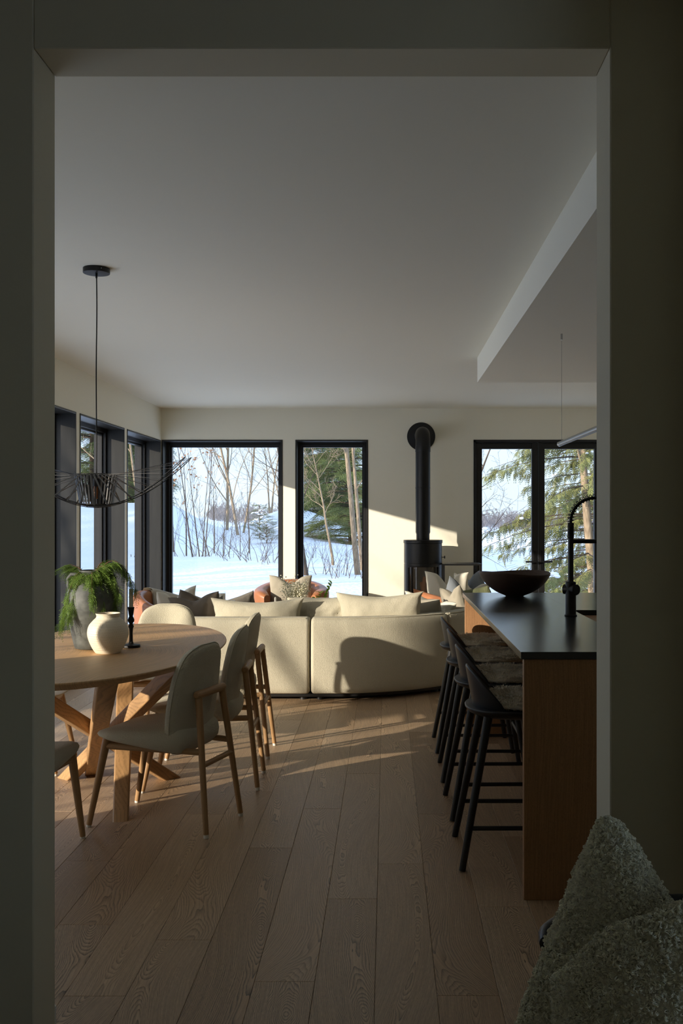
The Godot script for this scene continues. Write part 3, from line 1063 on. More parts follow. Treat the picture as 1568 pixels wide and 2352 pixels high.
	conifer("pine_tree", "pine beyond the corner, filling the top of the fourth left window", on_ground(212, 46.0), 12.0, 3.0, 133, pine_o)
	conifer("pine_tree", "pine seen through the fifth left window beside the corner", on_ground(300, 52.0), 12.0, 2.4, 134, pine_o)
	bare_tree("bare_tree", "pale bare trunk in the fourth left window, right of the lamp cord", on_ground(229, 39.0), 10.0, 0.07, 135, {"kids": [12, 7, 5, 3], "levels": 2, "first": 0.2, "reach": 0.7, "fine": 2.2}, M.bark_pale, G2)
	bare_tree("bare_tree", "bare tree leaning across the fifth left window beside the corner", on_ground(322, 42.0), 10.0, 0.07, 136, {"kids": [12, 7, 5, 3], "levels": 2, "first": 0.2, "lean": Vector3(-0.2, 1, 0).normalized(), "reach": 0.8, "fine": 2.2}, M.bark_pale, G2)
	# shrubs and brambles
	var bram := {"stems": 9, "spread": 0.7, "foot": 0.6, "kids": [4, 2, 2, 2], "levels": 1, "first": 0.3, "reach": 0.8, "gnarl": 0.25, "trunk_gnarl": 1.0, "fine": 1.1, "category": "shrub"}
	var G3 := "bare shrubs poking out of the snow"
	var spots := [[535, 29.0, 1.2, "left of the middle of the wide window"], [566, 27.5, 1.0, "low in the middle of the wide window"], [592, 28.0, 1.3, "at the foot of the wide window's second mound"], [617, 27.0, 1.3, "near the right edge of the wide window"], [437, 30.0, 2.2, "under the tall straight sapling"], [480, 30.5, 2.0, "between the clump of stems and the forked sapling"], [735, 24.5, 0.8, "left of the slender tree in the narrow window"], [775, 24.0, 1.1, "right of the slender tree in the narrow window"], [800, 23.0, 0.8, "before the pair of trunks"], [716, 30.0, 1.0, "beside the dark leaning trunk"]]
	for k in spots.size():
		var q: Array = spots[k]
		bare_tree("bramble", "thin leafless bramble in the snow " + q[3], on_ground(q[0], q[1]), q[2], 0.011, 200 + k, bram, M.twig, G3)
	var bush := {"whorls": 7, "arms": 6, "sprays": 5, "size": 0.35, "rise": 0.5, "sag": 0.0, "hang": 0.2, "r": 0.03, "low": 0.1, "taper": 0.7, "snow": 34, "lump": 0.5, "category": "shrub"}
	conifer("young_pine", "young snow-dusted pine shrub on the second mound in the wide window", on_ground(596, 44.0), 1.6, 0.75, 141, bush, "snowy young pines on the mound")
	conifer("young_pine", "smaller snow-dusted pine shrub lower down the second mound", on_ground(612, 41.0), 1.0, 0.6, 142, bush, "snowy young pines on the mound")
	bare_tree("dark_stump", "dark rooty clump on the snow in the fifth left window", on_ground(311, 30.0), 0.35, 0.05, 143, {"stems": 8, "spread": 1.4, "foot": 0.5, "levels": 1, "kids": [4, 2, 2, 2], "category": "shrub", "gnarl": 0.5, "trunk_gnarl": 1.5, "fine": 5.0}, M.bark, G3)
	# beyond the glazed door
	var ced := {"whorls": 34, "arms": 9, "sprays": 46, "size": 0.21, "rise": 0.02, "sag": 0.12, "hang": 1.5, "twig": 0.45, "r": 0.13, "low": -0.02, "taper": 0.35, "spray": M.cedar_spray, "mat": M.cedar, "snow": 150, "lump": 0.55, "bare": 0.15}
	conifer("cedar_tree", "large drooping evergreen with snow clumps, close behind the glazed double door", V(3.9, ground_h(3.9, 17.5) , 17.5), 9.0, 2.6, 151, ced)
	conifer("cedar_tree", "second olive-green evergreen further back behind the door's right leaf", V(6.2, ground_h(6.2, 23.0), 23.0), 10.0, 2.6, 152, ced)
	bare_tree("bare_tree", "dark bare tree with low arching branches at the left side of the glazed door", V(1.0, ground_h(1.0, 21.0) , 21.0), 4.0, 0.06, 153, {"kids": [12, 8, 6, 4], "levels": 3, "first": 0.1, "ang0": 0.6, "ang1": 1.2, "lean": Vector3(0.25, 1, 0).normalized(), "reach": 1.05, "rise": -0.01, "gnarl": 0.18, "fine": 1.1}, M.bark, G2)
	bare_tree("bare_tree", "pale bare trunk at the right edge of the glazed double door", V(3.75, ground_h(3.75, 17.2), 17.2), 8.0, 0.13, 154, {"kids": [9, 5, 4, 3], "levels": 2, "first": 0.3, "lean": Vector3(-0.02, 1, 0).normalized(), "reach": 0.9, "fine": 1.2}, M.bark_pale, G2)
	# far shore: a wood that nobody could count
	var r := rng(9)
	var one := MB.new()
	limb(one, Vector3(0, -0.5, 0), Vector3.UP, 7.0, 0.16, 0, {"kids": [13, 7, 5, 3], "levels": 2, "first": 0.06, "reach": 0.95, "fine": 18.0}, rng(160), [])
	var woods := thing("far_woods", "hazy line of distant bare woods along the far shore", "woods", Vector3.ZERO, 0.0, "", "stuff")
	var spots2 := []
	for k in 900:
		var dd := r.randf_range(150, 225)
		var at := on_ground(lerpf(480.0, 1500.0, r.randf()), dd)
		spots2.append(Transform3D(Basis(Vector3.UP, r.randf() * 6.0).scaled(Vector3.ONE * r.randf_range(0.22, 0.5)), at))
	scatter("bare_crowns", one.mesh(), M.far_wood, spots2, woods)
	# the wood on the sun side, out of the frame, that shades the hill and throws bars of shade on snow, table and floor
	var shade := {"whorls": 12, "arms": 6, "sprays": 9, "size": 1.3, "rise": 0.05, "sag": 0.06, "hang": 0.4, "r": 0.22, "low": 0.02, "taper": 0.7}
	var pine: Node3D = null
	for k in 15:
		var at := Vector3(-36.0 + r.randf_range(-4, 4), 0, -(1.5 + k * 1.25))
		at.y = ground_h(at.x, -at.z)
		if pine == null:
			pine = conifer("pine_tree", "pine in the wood on the sunny side of the house, beyond the frame", at, 12.0, 3.0, 171, shade, "pines of the wood on the sunny side, out of view")
		else:
			copy_of(pine, "", at, r.randf() * 6.0)
	var cl := sap.duplicate()
	cl.merge({"stems": 2, "spread": 0.1, "foot": 0.9, "kids": [5, 3, 2, 2]}, true)
	for q in [[-8.2, -0.9, 5.2, 0.045], [-8.6, 0.3, 5.0, 0.04], [-7.6, 1.3, 4.6, 0.035]]:
		bare_tree("sapling", "slim sapling close to the left side of the house, beyond the frame", V(q[0], ground_h(q[0], q[1]), q[1]), q[2], q[3], 300 + int(q[2] * 10), cl, M.bark, "saplings by the left wall, out of view")
	var bt: Node3D = null
	for k in 5:
		var at := Vector3(-13.0 + r.randf_range(-3, 3), 0, -(-6.5 + k * 2.1 + r.randf_range(-0.7, 0.7)))
		at.y = ground_h(at.x, -at.z)
		if bt == null:
			bt = bare_tree("bare_tree", "bare tree on the sunny side of the house, beyond the frame", at, 10.0, 0.17, 181, {"kids": [13, 7, 5, 3], "levels": 2, "first": 0.2, "reach": 0.8, "fine": 2.0}, M.bark, "bare trees on the sunny side, out of view")
		else:
			copy_of(bt, "", at, r.randf() * 6.0)
	for k in 9:
		var at := Vector3(-16.0 + r.randf_range(-5, 4), 0, -(4.5 + k * 1.5 + r.randf_range(-0.6, 0.6)))
		at.y = ground_h(at.x, -at.z)
		copy_of(bt, "", at, r.randf() * 6.0)

# ------------------------------------------------------------------ furniture
func rod(b: MB, p: Vector3, q: Vector3, r0: float, r1: float, sides := 12, steps := 1) -> void:
	var pts := PackedVector3Array()
	var rad := PackedFloat32Array()
	for k in steps + 1:
		pts.append(p.lerp(q, float(k) / steps))
		rad.append(lerpf(r0, r1, float(k) / steps))
	b.tube(pts, rad, sides)

func rounded_rod(b: MB, p: Vector3, q: Vector3, r: float, sides := 12) -> void:   # ends turned over
	var d := (q - p).normalized()
	b.tube(PackedVector3Array([p, p + d * r * 0.12, p + d * r * 0.45, p + d * r, q - d * r, q - d * r * 0.45, q - d * r * 0.12, q]), PackedFloat32Array([r * 0.55, r * 0.8, r * 0.95, r, r, r * 0.95, r * 0.8, r * 0.55]), sides)

func oval(rx: float, ry: float, nseg := 64, power := 2.0) -> PackedVector2Array:
	var o := PackedVector2Array()
	for k in nseg:
		var a := TAU * k / nseg
		var c := cos(a)
		var s := sin(a)
		o.append(Vector2(rx * signf(c) * pow(absf(c), 2.0 / power), ry * signf(s) * pow(absf(s), 2.0 / power)))
	return o

func smooth_closed(pts: Array, per := 6) -> PackedVector2Array:   # Catmull-Rom through control points
	var o := PackedVector2Array()
	var N := pts.size()
	for k in N:
		for j in per:
			var t := float(j) / per
			o.append(Vector2(pts[k]).cubic_interpolate(pts[(k + 1) % N], pts[(k + N - 1) % N], pts[(k + 2) % N], t))
	return o

func rounded_rect(w: float, h: float, r: float, per := 4) -> PackedVector2Array:   # centred at w/2, h/2
	var o := PackedVector2Array()
	for c in [[w - r, r, -PI / 2], [w - r, h - r, 0.0], [r, h - r, PI / 2], [r, r, PI]]:
		for k in per + 1:
			var a: float = c[2] + PI / 2 * k / per
			o.append(Vector2(c[0] + cos(a) * r, c[1] + sin(a) * r))
	return o

func facing(dx: float, dd: float) -> float:
	return atan2(-dx, dd)

func dining_chair() -> Node3D:
	var t := thing("dining_chair", "", "dining chair", Vector3.ZERO, 0.0, "upholstered chairs around the oval table")
	# seat: rounded shell, thin at the front, deep at the back
	var seat := MB.new()
	var outline := smooth_closed([Vector2(-0.15, -0.275), Vector2(0.0, -0.29), Vector2(0.15, -0.275), Vector2(0.215, -0.19), Vector2(0.218, -0.02), Vector2(0.2, 0.12), Vector2(0.14, 0.185), Vector2(-0.14, 0.185), Vector2(-0.2, 0.12), Vector2(-0.218, -0.02), Vector2(-0.215, -0.19)], 5)
	var put := func(x: float, z: float, h: float) -> Vector3:
		var f := clampf((z + 0.29) / 0.47, 0, 1)
		var top := 0.446 + 0.018 * f + 0.25 * x * x - 0.02 * pow(1.0 - f, 3.0)
		var low := 0.408 - 0.058 * pow(f, 1.2)
		return Vector3(x, lerpf(low, top, h), z)
	seat.slab(outline, [[0.5, 0.0, 0.0], [1.0, 0.05, 0.0], [1.0, 0.02, 0.06], [1.0, 0.005, 0.25], [1.0, 0.0, 0.5], [1.0, 0.006, 0.75], [1.0, 0.024, 0.93], [1.0, 0.055, 1.0], [0.55, 0.0, 1.03], [0.2, 0.0, 1.0]], put)
	part("seat", seat, M.chair_fabric, t)
	# back: tall rounded pad, hollowed and leaning
	var back := MB.new()
	var bo := smooth_closed([Vector2(-0.155, 0.355), Vector2(0.0, 0.345), Vector2(0.155, 0.355), Vector2(0.19, 0.44), Vector2(0.2, 0.56), Vector2(0.19, 0.69), Vector2(0.155, 0.785), Vector2(0.08, 0.825), Vector2(0.0, 0.83), Vector2(-0.08, 0.825), Vector2(-0.155, 0.785), Vector2(-0.19, 0.69), Vector2(-0.2, 0.56), Vector2(-0.19, 0.44)], 4)
	var place := func(x: float, y: float, h: float) -> Vector3:
		return Vector3(x, y, 0.13 + (y - 0.36) * 0.15 - 0.95 * x * x + h)
	back.slab(bo, [[0.4, 0.0, -0.034], [0.8, 0.0, -0.032], [1.0, 0.016, -0.024], [1.0, 0.004, -0.012], [1.0, 0.0, 0.004], [1.0, 0.004, 0.017], [1.0, 0.014, 0.026], [0.85, 0.0, 0.03], [0.4, 0.0, 0.031]], place)
	var bk := part("backrest", back, M.chair_fabric, t)
	var pipe := MB.new()
	var loop := PackedVector3Array()
	var rr := PackedFloat32Array()
	for k in bo.size() + 1:
		var p := bo[k % bo.size()]
		loop.append(place.call(p.x, p.y, 0.012) + Vector3(0, 0, 0))
		rr.append(0.0035)
	pipe.tube(loop, rr, 5, false)
	part("piping", pipe, M.chair_fabric, bk)
	var rt := [Vector3(-0.108, 0.615, 0.222), Vector3(0.108, 0.615, 0.222)]
	var rf := [Vector3(-0.165, 0.0, 0.2925), Vector3(0.165, 0.0, 0.2925)]
	var ft := [Vector3(-0.172, 0.425, -0.205), Vector3(0.172, 0.425, -0.205)]
	var ff := [Vector3(-0.195, 0.0, -0.2925), Vector3(0.195, 0.0, -0.2925)]
	for s in 2:
		for q in [[rt[s], rf[s], 0.0165, 0.0125], [ft[s], ff[s], 0.0195, 0.0125]]:
			var b := MB.new()
			rod(b, q[0], q[1].lerp(q[0], 0.025), q[2], q[3], 14, 3)
			var lg := part("leg", b, M.oak, t)
			var gl := MB.new()
			rod(gl, q[1].lerp(q[0], 0.026), q[1], 0.0115, 0.011, 12)
			part("glide", gl, M.trim, lg)
	var cb := MB.new()
	rounded_rod(cb, Vector3(-0.13, 0.615, 0.222), Vector3(0.13, 0.615, 0.222), 0.0185, 14)
	part("back_rail", cb, M.oak, t)
	for s in 2:
		var b := MB.new()
		rod(b, ft[s].lerp(ff[s], 0.13), rt[s].lerp(rf[s], 0.405), 0.0145, 0.0145, 10)
		part("side_rail", b, M.oak, t)
	var b := MB.new()
	rod(b, rt[0].lerp(rf[0], 0.5), rt[1].lerp(rf[1], 0.5), 0.0125, 0.0125, 10)
	part("stretcher", b, M.oak, t)
	b = MB.new()
	rod(b, ft[0].lerp(ff[0], 0.13), ft[1].lerp(ff[1], 0.13), 0.013, 0.013, 10)
	rod(b, ft[0].lerp(ff[0], 0.14), Vector3(0.12, 0.37, 0.17), 0.011, 0.011, 8)
	rod(b, ft[1].lerp(ff[1], 0.14), Vector3(-0.12, 0.37, 0.17), 0.011, 0.011, 8)
	part("seat_support", b, M.oak, t)
	return t

func dining_set() -> void:
	var chair := dining_chair()
	chair.position = V(-1.015, 0, 4.43)
	chair.rotation.y = facing(-0.949, 0.316)
	chair.set_meta("label", "beige upholstered oak chair nearest the viewer on the right side of the oval table")
	copy_of(chair, "beige upholstered oak chair in the middle of the oval table's right side", V(-0.96, 0, 5.07), facing(-1, -0.03))
	copy_of(chair, "beige upholstered oak chair furthest along the table's right side, mostly hidden", V(-0.98, 0, 5.71), facing(-1, 0.0))
	copy_of(chair, "beige upholstered oak chair at the table's far end, its rounded back facing the viewer", V(-1.44, 0, 6.1), facing(0.0, -1))
	copy_of(chair, "beige upholstered chair at the table's near end, cut off by the left jamb", V(-1.535, 0, 3.9), facing(0.03, 1))
	copy_of(chair, "beige upholstered oak chair on the window side of the table, seen between the table legs", V(-2.1, 0, 5.37), facing(1, 0.05))
	# oval table
	var t := thing("dining_table", "oval oak dining table with crossed legs, by the left windows", "table", V(-1.42, 0, 4.82))
	var top := MB.new()
	var place := func(x: float, z: float, h: float) -> Vector3:
		return Vector3(x, h, z)
	top.slab(oval(0.585, 1.062, 96, 2.03), [[1.0, 0.05, 0.7135], [1.0, 0.045, 0.7135], [1.0, 0.0035, 0.739], [1.0, 0.0, 0.743], [1.0, 0.001, 0.747], [1.0, 0.004, 0.75], [0.5, 0.0, 0.75]], place)
	part("tabletop", top, M.oak_top, t)
	for q in [[Vector3(0.45, 0.715, 0.22), Vector3(-0.3, 0.0, -0.33)], [Vector3(-0.4, 0.715, 0.42), Vector3(0.25, 0.0, -0.33)], [Vector3(0.2, 0.715, 0.64), Vector3(-0.2, 0.0, -0.42)], [Vector3(-0.06, 0.715, -0.62), Vector3(0.18, 0.0, 0.365)]]:
		var b := MB.new()
		var d: Vector3 = (q[1] - q[0]).normalized()
		var u := d.cross(Vector3.UP).normalized()
		var o := d.cross(u)
		var L: float = q[0].distance_to(q[1])
		# beam in its own axes, cut level at floor and top by overlapping slightly shorter ends
		var rows := []
		for e in [0.0, 0.02, 0.5, 0.985, 1.0]:
			var w := lerpf(0.046, 0.036, e)
			var hh := lerpf(0.036, 0.03, e)
			var row := PackedVector3Array()
			for p in rounded_rect(2 * w, 2 * hh, 0.008, 3):
				var at: Vector3 = q[0] + d * L * e + u * (p.x - w) + o * (p.y - hh)
				if e < 0.01 or e > 0.99:   # level ends
					var plane := 0.7137 if e < 0.5 else 0.0
					at += d * ((plane - at.y) / d.y)
				row.append(at)
			row.append(row[0])
			rows.append(row)
		var uvs := []
		for i in 5:
			var uv := PackedVector2Array()
			for k in rows[i].size():
				uv.append(Vector2(0.012 * k, [0.0, 0.02, 0.5, 0.985, 1.0][i] * L))
			uvs.append(uv)
		b.gridw(rows, uvs)
		b.fan(q[0], rows[0].slice(0, rows[0].size() - 1), Vector3.UP)
		b.fan(q[1], rows[4].slice(0, rows[4].size() - 1), Vector3.DOWN)
		part("leg", b, M.oak, t)

func still_life() -> void:
	var top := 0.7502
	# stoneware jug with cedar sprays
	var t := thing("stoneware_jug", "large weathered grey jug with a loop handle on the oval table", "jug", V(-1.478, top, 4.79))
	var b := MB.new()
	b.lathe(PackedVector2Array([Vector2(0.001, 0.002), Vector2(0.07, 0.0), Vector2(0.083, 0.004), Vector2(0.09, 0.03), Vector2(0.108, 0.11), Vector2(0.122, 0.19), Vector2(0.126, 0.24), Vector2(0.118, 0.285), Vector2(0.096, 0.318), Vector2(0.068, 0.338), Vector2(0.054, 0.352), Vector2(0.053, 0.37), Vector2(0.062, 0.385), Vector2(0.064, 0.39), Vector2(0.058, 0.392), Vector2(0.046, 0.375), Vector2(0.046, 0.35), Vector2(0.001, 0.33)]), 56)
	part("body", b, M.jug, t)
	for s in [-1, 1]:
		var h := MB.new()
		h.tube(PackedVector3Array([Vector3(s * 0.052, 0.352, 0.01), Vector3(s * 0.075, 0.37, 0.01), Vector3(s * 0.1, 0.37, 0.01), Vector3(s * 0.115, 0.35, 0.01), Vector3(s * 0.114, 0.315, 0.01), Vector3(s * 0.105, 0.285, 0.01), Vector3(s * 0.1, 0.272, 0.01)]), PackedFloat32Array([0.012, 0.0115, 0.011, 0.011, 0.011, 0.012, 0.014]), 10)
		part("handle", h, M.jug, t)
	var g := thing("cedar_branches", "drooping green cedar sprays arranged in the grey jug", "branches", V(-1.478, top + 0.36, 4.79))
	var r := rng(77)
	var stems := MB.new()
	var where := []
	var tints := []
	# [end x, end y, end d-offset, rise]
	var arcs := [[-0.115, -0.22, -0.11, 0.09], [-0.07, -0.18, -0.13, 0.06], [-0.145, -0.15, 0.03, 0.06], [0.21, -0.06, 0.03, 0.13], [0.135, -0.17, -0.03, 0.12], [0.09, -0.18, -0.1, 0.1], [0.04, -0.1, -0.13, 0.07], [-0.12, 0.06, 0.02, 0.05], [0.1, -0.1, 0.08, 0.13], [0.15, -0.09, -0.04, 0.1]]
	for q in arcs:
		var pts := PackedVector3Array()
		var rad := PackedFloat32Array()
		var e := Vector3(q[0], q[1], -q[2])
		for k in 11:
			var f := k / 10.0
			var p := Vector3(e.x * pow(f, 0.85), 0, e.z * pow(f, 0.85))
			p.y = -0.03 * (1 - f) + q[3] * 4.0 * f * (1 - f) * (1.0 - 0.4 * f) + e.y * f * f
			pts.append(p)
			rad.append(0.0032 * (1.0 - 0.8 * f))
		stems.tube(pts, rad, 5)
		for k in range(2, 11):
			for j in 8:
				var f := minf(k + r.randf() - 0.5, 9.99)
				var i := int(f)
				var at := pts[i].lerp(pts[i + 1], f - i)
				var along := (pts[i + 1] - pts[i]).normalized()
				var side := along.cross(Vector3.UP).normalized() * (1.0 if j % 2 == 0 else -1.0)
				var dir := (along * 0.8 + side * r.randf_range(0.2, 0.8) + Vector3(0, r.randf_range(-1.1, -0.2), 0)).normalized()
				var sz := r.randf_range(0.05, 0.095)
				where.append(Transform3D(tilt(dir, r.randf_range(-0.8, 0.8)).scaled_local(Vector3.ONE * sz), at))
				var c := r.randf_range(0.5, 1.0)
				tints.append(Color(c * 0.95, c, c * 0.7))
	part("stem", stems, M.stem, g)
	M.sprig = spray_mesh(8, 0.36, 0.3, 0.011, 10)
	scatter("foliage", M.sprig, M.leaf, where, g, tints)
	# cream vase with rows of pressed notches
	var v := thing("notched_vase", "small cream ceramic vase covered in rows of pressed notches", "vase", V(-1.351, top, 4.63))
	b = MB.new()
	var prof := Curve2D.new()
	for p in [Vector2(0.056, 0.0), Vector2(0.061, 0.005), Vector2(0.077, 0.03), Vector2(0.0925, 0.068), Vector2(0.0975, 0.1), Vector2(0.09, 0.133), Vector2(0.07, 0.158), Vector2(0.0575, 0.17), Vector2(0.0545, 0.18), Vector2(0.0585, 0.191)]:
		prof.add_point(p)
	var outl := smooth_open([Vector2(0.056, 0.0), Vector2(0.061, 0.004), Vector2(0.077, 0.03), Vector2(0.0925, 0.068), Vector2(0.0975, 0.1), Vector2(0.09, 0.133), Vector2(0.07, 0.158), Vector2(0.0575, 0.17), Vector2(0.0545, 0.18), Vector2(0.0585, 0.191)], 12)
	var rows := []
	for i in outl.size():
		var p := outl[i]
		var row := PackedVector3Array()
		for k in 241:
			var a := TAU * k / 240.0
			var rr := p.x
			if p.y > 0.012 and p.y < 0.182:
				var rown := (p.y - 0.012) / 0.0112
				var fy := rown - floorf(rown)
				var fx := 60.0 * k / 240.0 + 0.5 * (int(rown) % 2)
				fx = fx - floorf(fx)
				var dent := maxf(0.0, 1.0 - pow((fx - 0.5) / 0.36, 2.0)) * maxf(0.0, 1.0 - pow((fy - 0.5) / 0.36, 2.0))
				rr -= 0.0016 * sqrt(dent)
			row.append(Vector3(cos(a) * rr, p.y, sin(a) * rr))
		rows.append(row)
	b.gridw(rows)
	b.lathe(PackedVector2Array([Vector2(0.0585, 0.191), Vector2(0.0575, 0.1925), Vector2(0.054, 0.191), Vector2(0.05, 0.178), Vector2(0.06, 0.15), Vector2(0.085, 0.1), Vector2(0.05, 0.01), Vector2(0.001, 0.008)]), 48)
	b.lathe(PackedVector2Array([Vector2(0.056, 0.0), Vector2(0.001, 0.0)]), 48)
	part("body", b, M.vase, v)
	# candle holder and candle
	var c := thing("candle_holder", "turned black iron candlestick behind the cream vase", "candlestick", V(-1.29, top, 4.82))
	b = MB.new()
	b.lathe(PackedVector2Array([Vector2(0.001, 0.0), Vector2(0.046, 0.0), Vector2(0.047, 0.003), Vector2(0.046, 0.011), Vector2(0.044, 0.013), Vector2(0.014, 0.015), Vector2(0.0095, 0.03), Vector2(0.0085, 0.07), Vector2(0.01, 0.095), Vector2(0.0145, 0.105), Vector2(0.0095, 0.116), Vector2(0.009, 0.121), Vector2(0.0155, 0.13), Vector2(0.0165, 0.139), Vector2(0.0125, 0.15), Vector2(0.0095, 0.156), Vector2(0.0115, 0.165), Vector2(0.015, 0.19), Vector2(0.0165, 0.2), Vector2(0.0165, 0.203), Vector2(0.011, 0.203), Vector2(0.011, 0.19), Vector2(0.001, 0.19)]), 28)
	part("stand", b, M.iron, c)
	b = MB.new()
	b.lathe(PackedVector2Array([Vector2(0.001, 0.0), Vector2(0.0105, 0.0), Vector2(0.0103, 0.1), Vector2(0.0095, 0.104), Vector2(0.001, 0.105)]), 20)
	var cd := part("taper_candle", b, M.wax)
	cd.position = V(-1.29, top + 0.1905, 4.82)
	tag(cd, "unlit white taper candle in the black candlestick on the oval table", "candle")

func smooth_open(p: Array, per := 6) -> PackedVector2Array:
	var o := PackedVector2Array()
	for k in p.size() - 1:
		var a: Vector2 = p[maxi(k - 1, 0)]
		var d: Vector2 = p[mini(k + 2, p.size() - 1)]
		for j in per:
			o.append(Vector2(p[k]).cubic_interpolate(p[k + 1], a, d, float(j) / per))
	o.append(p[p.size() - 1])
	return o

func pendant() -> void:
	var s := 449.7
	var t := thing("pendant_lamp", "black ribbon pendant lamp with a wide wavy brim hanging over the oval table", "pendant lamp", V(-1.48, CEIL, 4.87))
	var drop := CEIL - 1.625   # top ring
	var b := MB.new()
	b.lathe(PackedVector2Array([Vector2(0.001, 0.0), Vector2(0.066, 0.0), Vector2(0.067, -0.002), Vector2(0.067, -0.024), Vector2(0.065, -0.026), Vector2(0.001, -0.026)]), 40)
	var can := part("canopy", b, M.metal_black, t)
	b = MB.new()
	rod(b, Vector3(0.04, -0.012, 0.053), Vector3(0.041, -0.012, 0.0548), 0.0022, 0.0022, 8)
	part("screw", b, M.chrome, can)
	b = MB.new()
	var pts := PackedVector3Array()
	var rad := PackedFloat32Array()
	for k in 21:
		var f := k / 20.0
		pts.append(Vector3(0.0025 * sin(f * 9.0) * (1 - f), -0.026 - (drop - 0.026 + 0.03) * f, 0))
		rad.append(0.0032)
	b.tube(pts, rad, 8)
	rod(b, Vector3(0, -0.026, 0), Vector3(0, -0.05, 0), 0.006, 0.005, 8)
	part("cord", b, M.metal_black, t)
	# basket of upright ribbons
	var rt := 0.109
	var rb := 0.082
	var hb := 0.152
	for k in 34:
		b = MB.new()
		var a := TAU * k / 34.0
		ribbon(b, Vector3(cos(a) * rt, -drop, sin(a) * rt), Vector3(cos(a + 0.05) * rb, -drop - hb, sin(a + 0.05) * rb), 0.0085, 0.0008, Vector3(cos(a), 0, sin(a)))
		part("basket_ribbon", b, M.black, t)
	# rim: a loop raised at the sides, dipped front and back
	var rim := PackedVector3Array()
	var rim2 := PackedVector3Array()
	var one := PackedFloat32Array()
	for k in 97:
		var a := TAU * k / 96.0
		rim.append(brim(a, drop, 0.0))
		rim2.append(brim(a, drop, 0.03) + Vector3(0, 0.004, 0))
		one.append(0.0022)
	b = MB.new()
	b.tube(rim, one, 6, false)
	part("rim_wire", b, M.black, t)
	b = MB.new()
	b.tube(rim2, one, 6, false)
	part("rim_wire", b, M.black, t)
	for q in [[rt, -drop], [rb, -drop - hb]]:
		b = MB.new()
		var ring := PackedVector3Array()
		for k in 49:
			var a := TAU * k / 48.0
			ring.append(Vector3(cos(a) * q[0], q[1], sin(a) * q[0]))
		var o2 := PackedFloat32Array()
		o2.resize(49)
		o2.fill(0.0026)
		b.tube(ring, o2, 6, false)
		part("basket_ring", b, M.black, t)
	for k in 46:
		var a := TAU * (k + 0.5) / 46.0
		b = MB.new()
		var p := Vector3(cos(a + 0.25) * rt, -drop, sin(a + 0.25) * rt)
		ribbon(b, p, brim(a, drop, 0.0), 0.0085, 0.0008, Vector3.UP)
		part("brim_ribbon", b, M.black, t)
	b = MB.new()
	rod(b, Vector3(0, -drop - 0.02, 0), Vector3(0, -drop - 0.06, 0), 0.017, 0.017, 14)
	part("socket", b, M.metal_black, t)
	b = MB.new()
	b.lathe(PackedVector2Array([Vector2(0.001, -0.125), Vector2(0.014, -0.121), Vector2(0.019, -0.108), Vector2(0.018, -0.09), Vector2(0.013, -0.068), Vector2(0.012, -0.06)]), 16, Vector3(0, -drop, 0))
	part("bulb", b, mat(rgb(120, 74, 40), 0.15), t)

func brim(a: float, drop: float, off: float) -> Vector3:
	var r := 0.46 + 0.015 * cos(2.0 * (a + 0.3))
	var y := -0.035 + 0.13 * cos(2.0 * (a + 0.3))
	return Vector3(cos(a) * (r - off), -drop + y, sin(a) * (r - off))

func ribbon(b: MB, p: Vector3, q: Vector3, w: float, th: float, face: Vector3) -> void:
	var d := (q - p).normalized()
	var u := d.cross(face).normalized()
	var o := u.cross(d)
	var L := p.distance_to(q)
	b.box(Vector3(-w / 2, -th / 2, 0), Vector3(w / 2, th / 2, L), 0.0, Transform3D(Basis(u, o, d), p))

func sweep(b: MB, prof: PackedVector2Array, L: float, f: Callable, r_end: float, steps: int) -> void:   # f(s) -> [Vector2 (x, d), Vector2 inward]; prof in (inward, height)
	var N := prof.size()
	var c := Vector2.ZERO
	for p in prof:
		c += p / N
	var nor := PackedVector2Array()
	for k in N:
		var e := prof[(k + 1) % N] - prof[(k + N - 1) % N]
		var q := Vector2(e.y, -e.x).normalized()
		nor.append(q if q.dot(prof[k] - c) > 0.0 else -q)
	var at := []
	for k in 5:
		var a := PI / 2 * k / 4.0
		at.append([r_end * (1.0 - sin(a)) , r_end * (1 - cos(a))])
	var ss := []
	for k in 5:
		var a := PI / 2 * k / 4.0
		ss.append([r_end * (1.0 - cos(a)), r_end * (1.0 - sin(a))])
	for k in range(1, steps):
		ss.append([lerpf(r_end, L - r_end, float(k) / steps), 0.0])
	for k in 5:
		var a := PI / 2 * (4 - k) / 4.0
		ss.append([L - r_end * (1.0 - cos(a)), r_end * (1.0 - sin(a))])
	var rows := []
	for q in ss:
		var w: Array = f.call(q[0])
		var row := PackedVector3Array()
		for k in N + 1:
			var p: Vector2 = prof[k % N] - nor[k % N] * q[1]
			var xy: Vector2 = w[0] + w[1] * p.x
			row.append(V(xy.x, p.y, xy.y))
		rows.append(row)
	b.gridw(rows)
	for e in 2:
		var i := 0 if e == 0 else rows.size() - 1
		var cc := Vector3.ZERO
		for k in N:
			cc += rows[i][k] / N
		var nx: Vector3 = rows[i][0] - rows[1 if e == 0 else rows.size() - 2][0]
		var w0: Array = f.call(ss[i][0])
		var w1: Array = f.call(ss[i][0] + (0.01 if e == 0 else -0.01))
		var out: Vector2 = (w0[0] - w1[0]).normalized()
		b.fan(cc, rows[i].slice(0, N), V(out.x, 0, out.y))

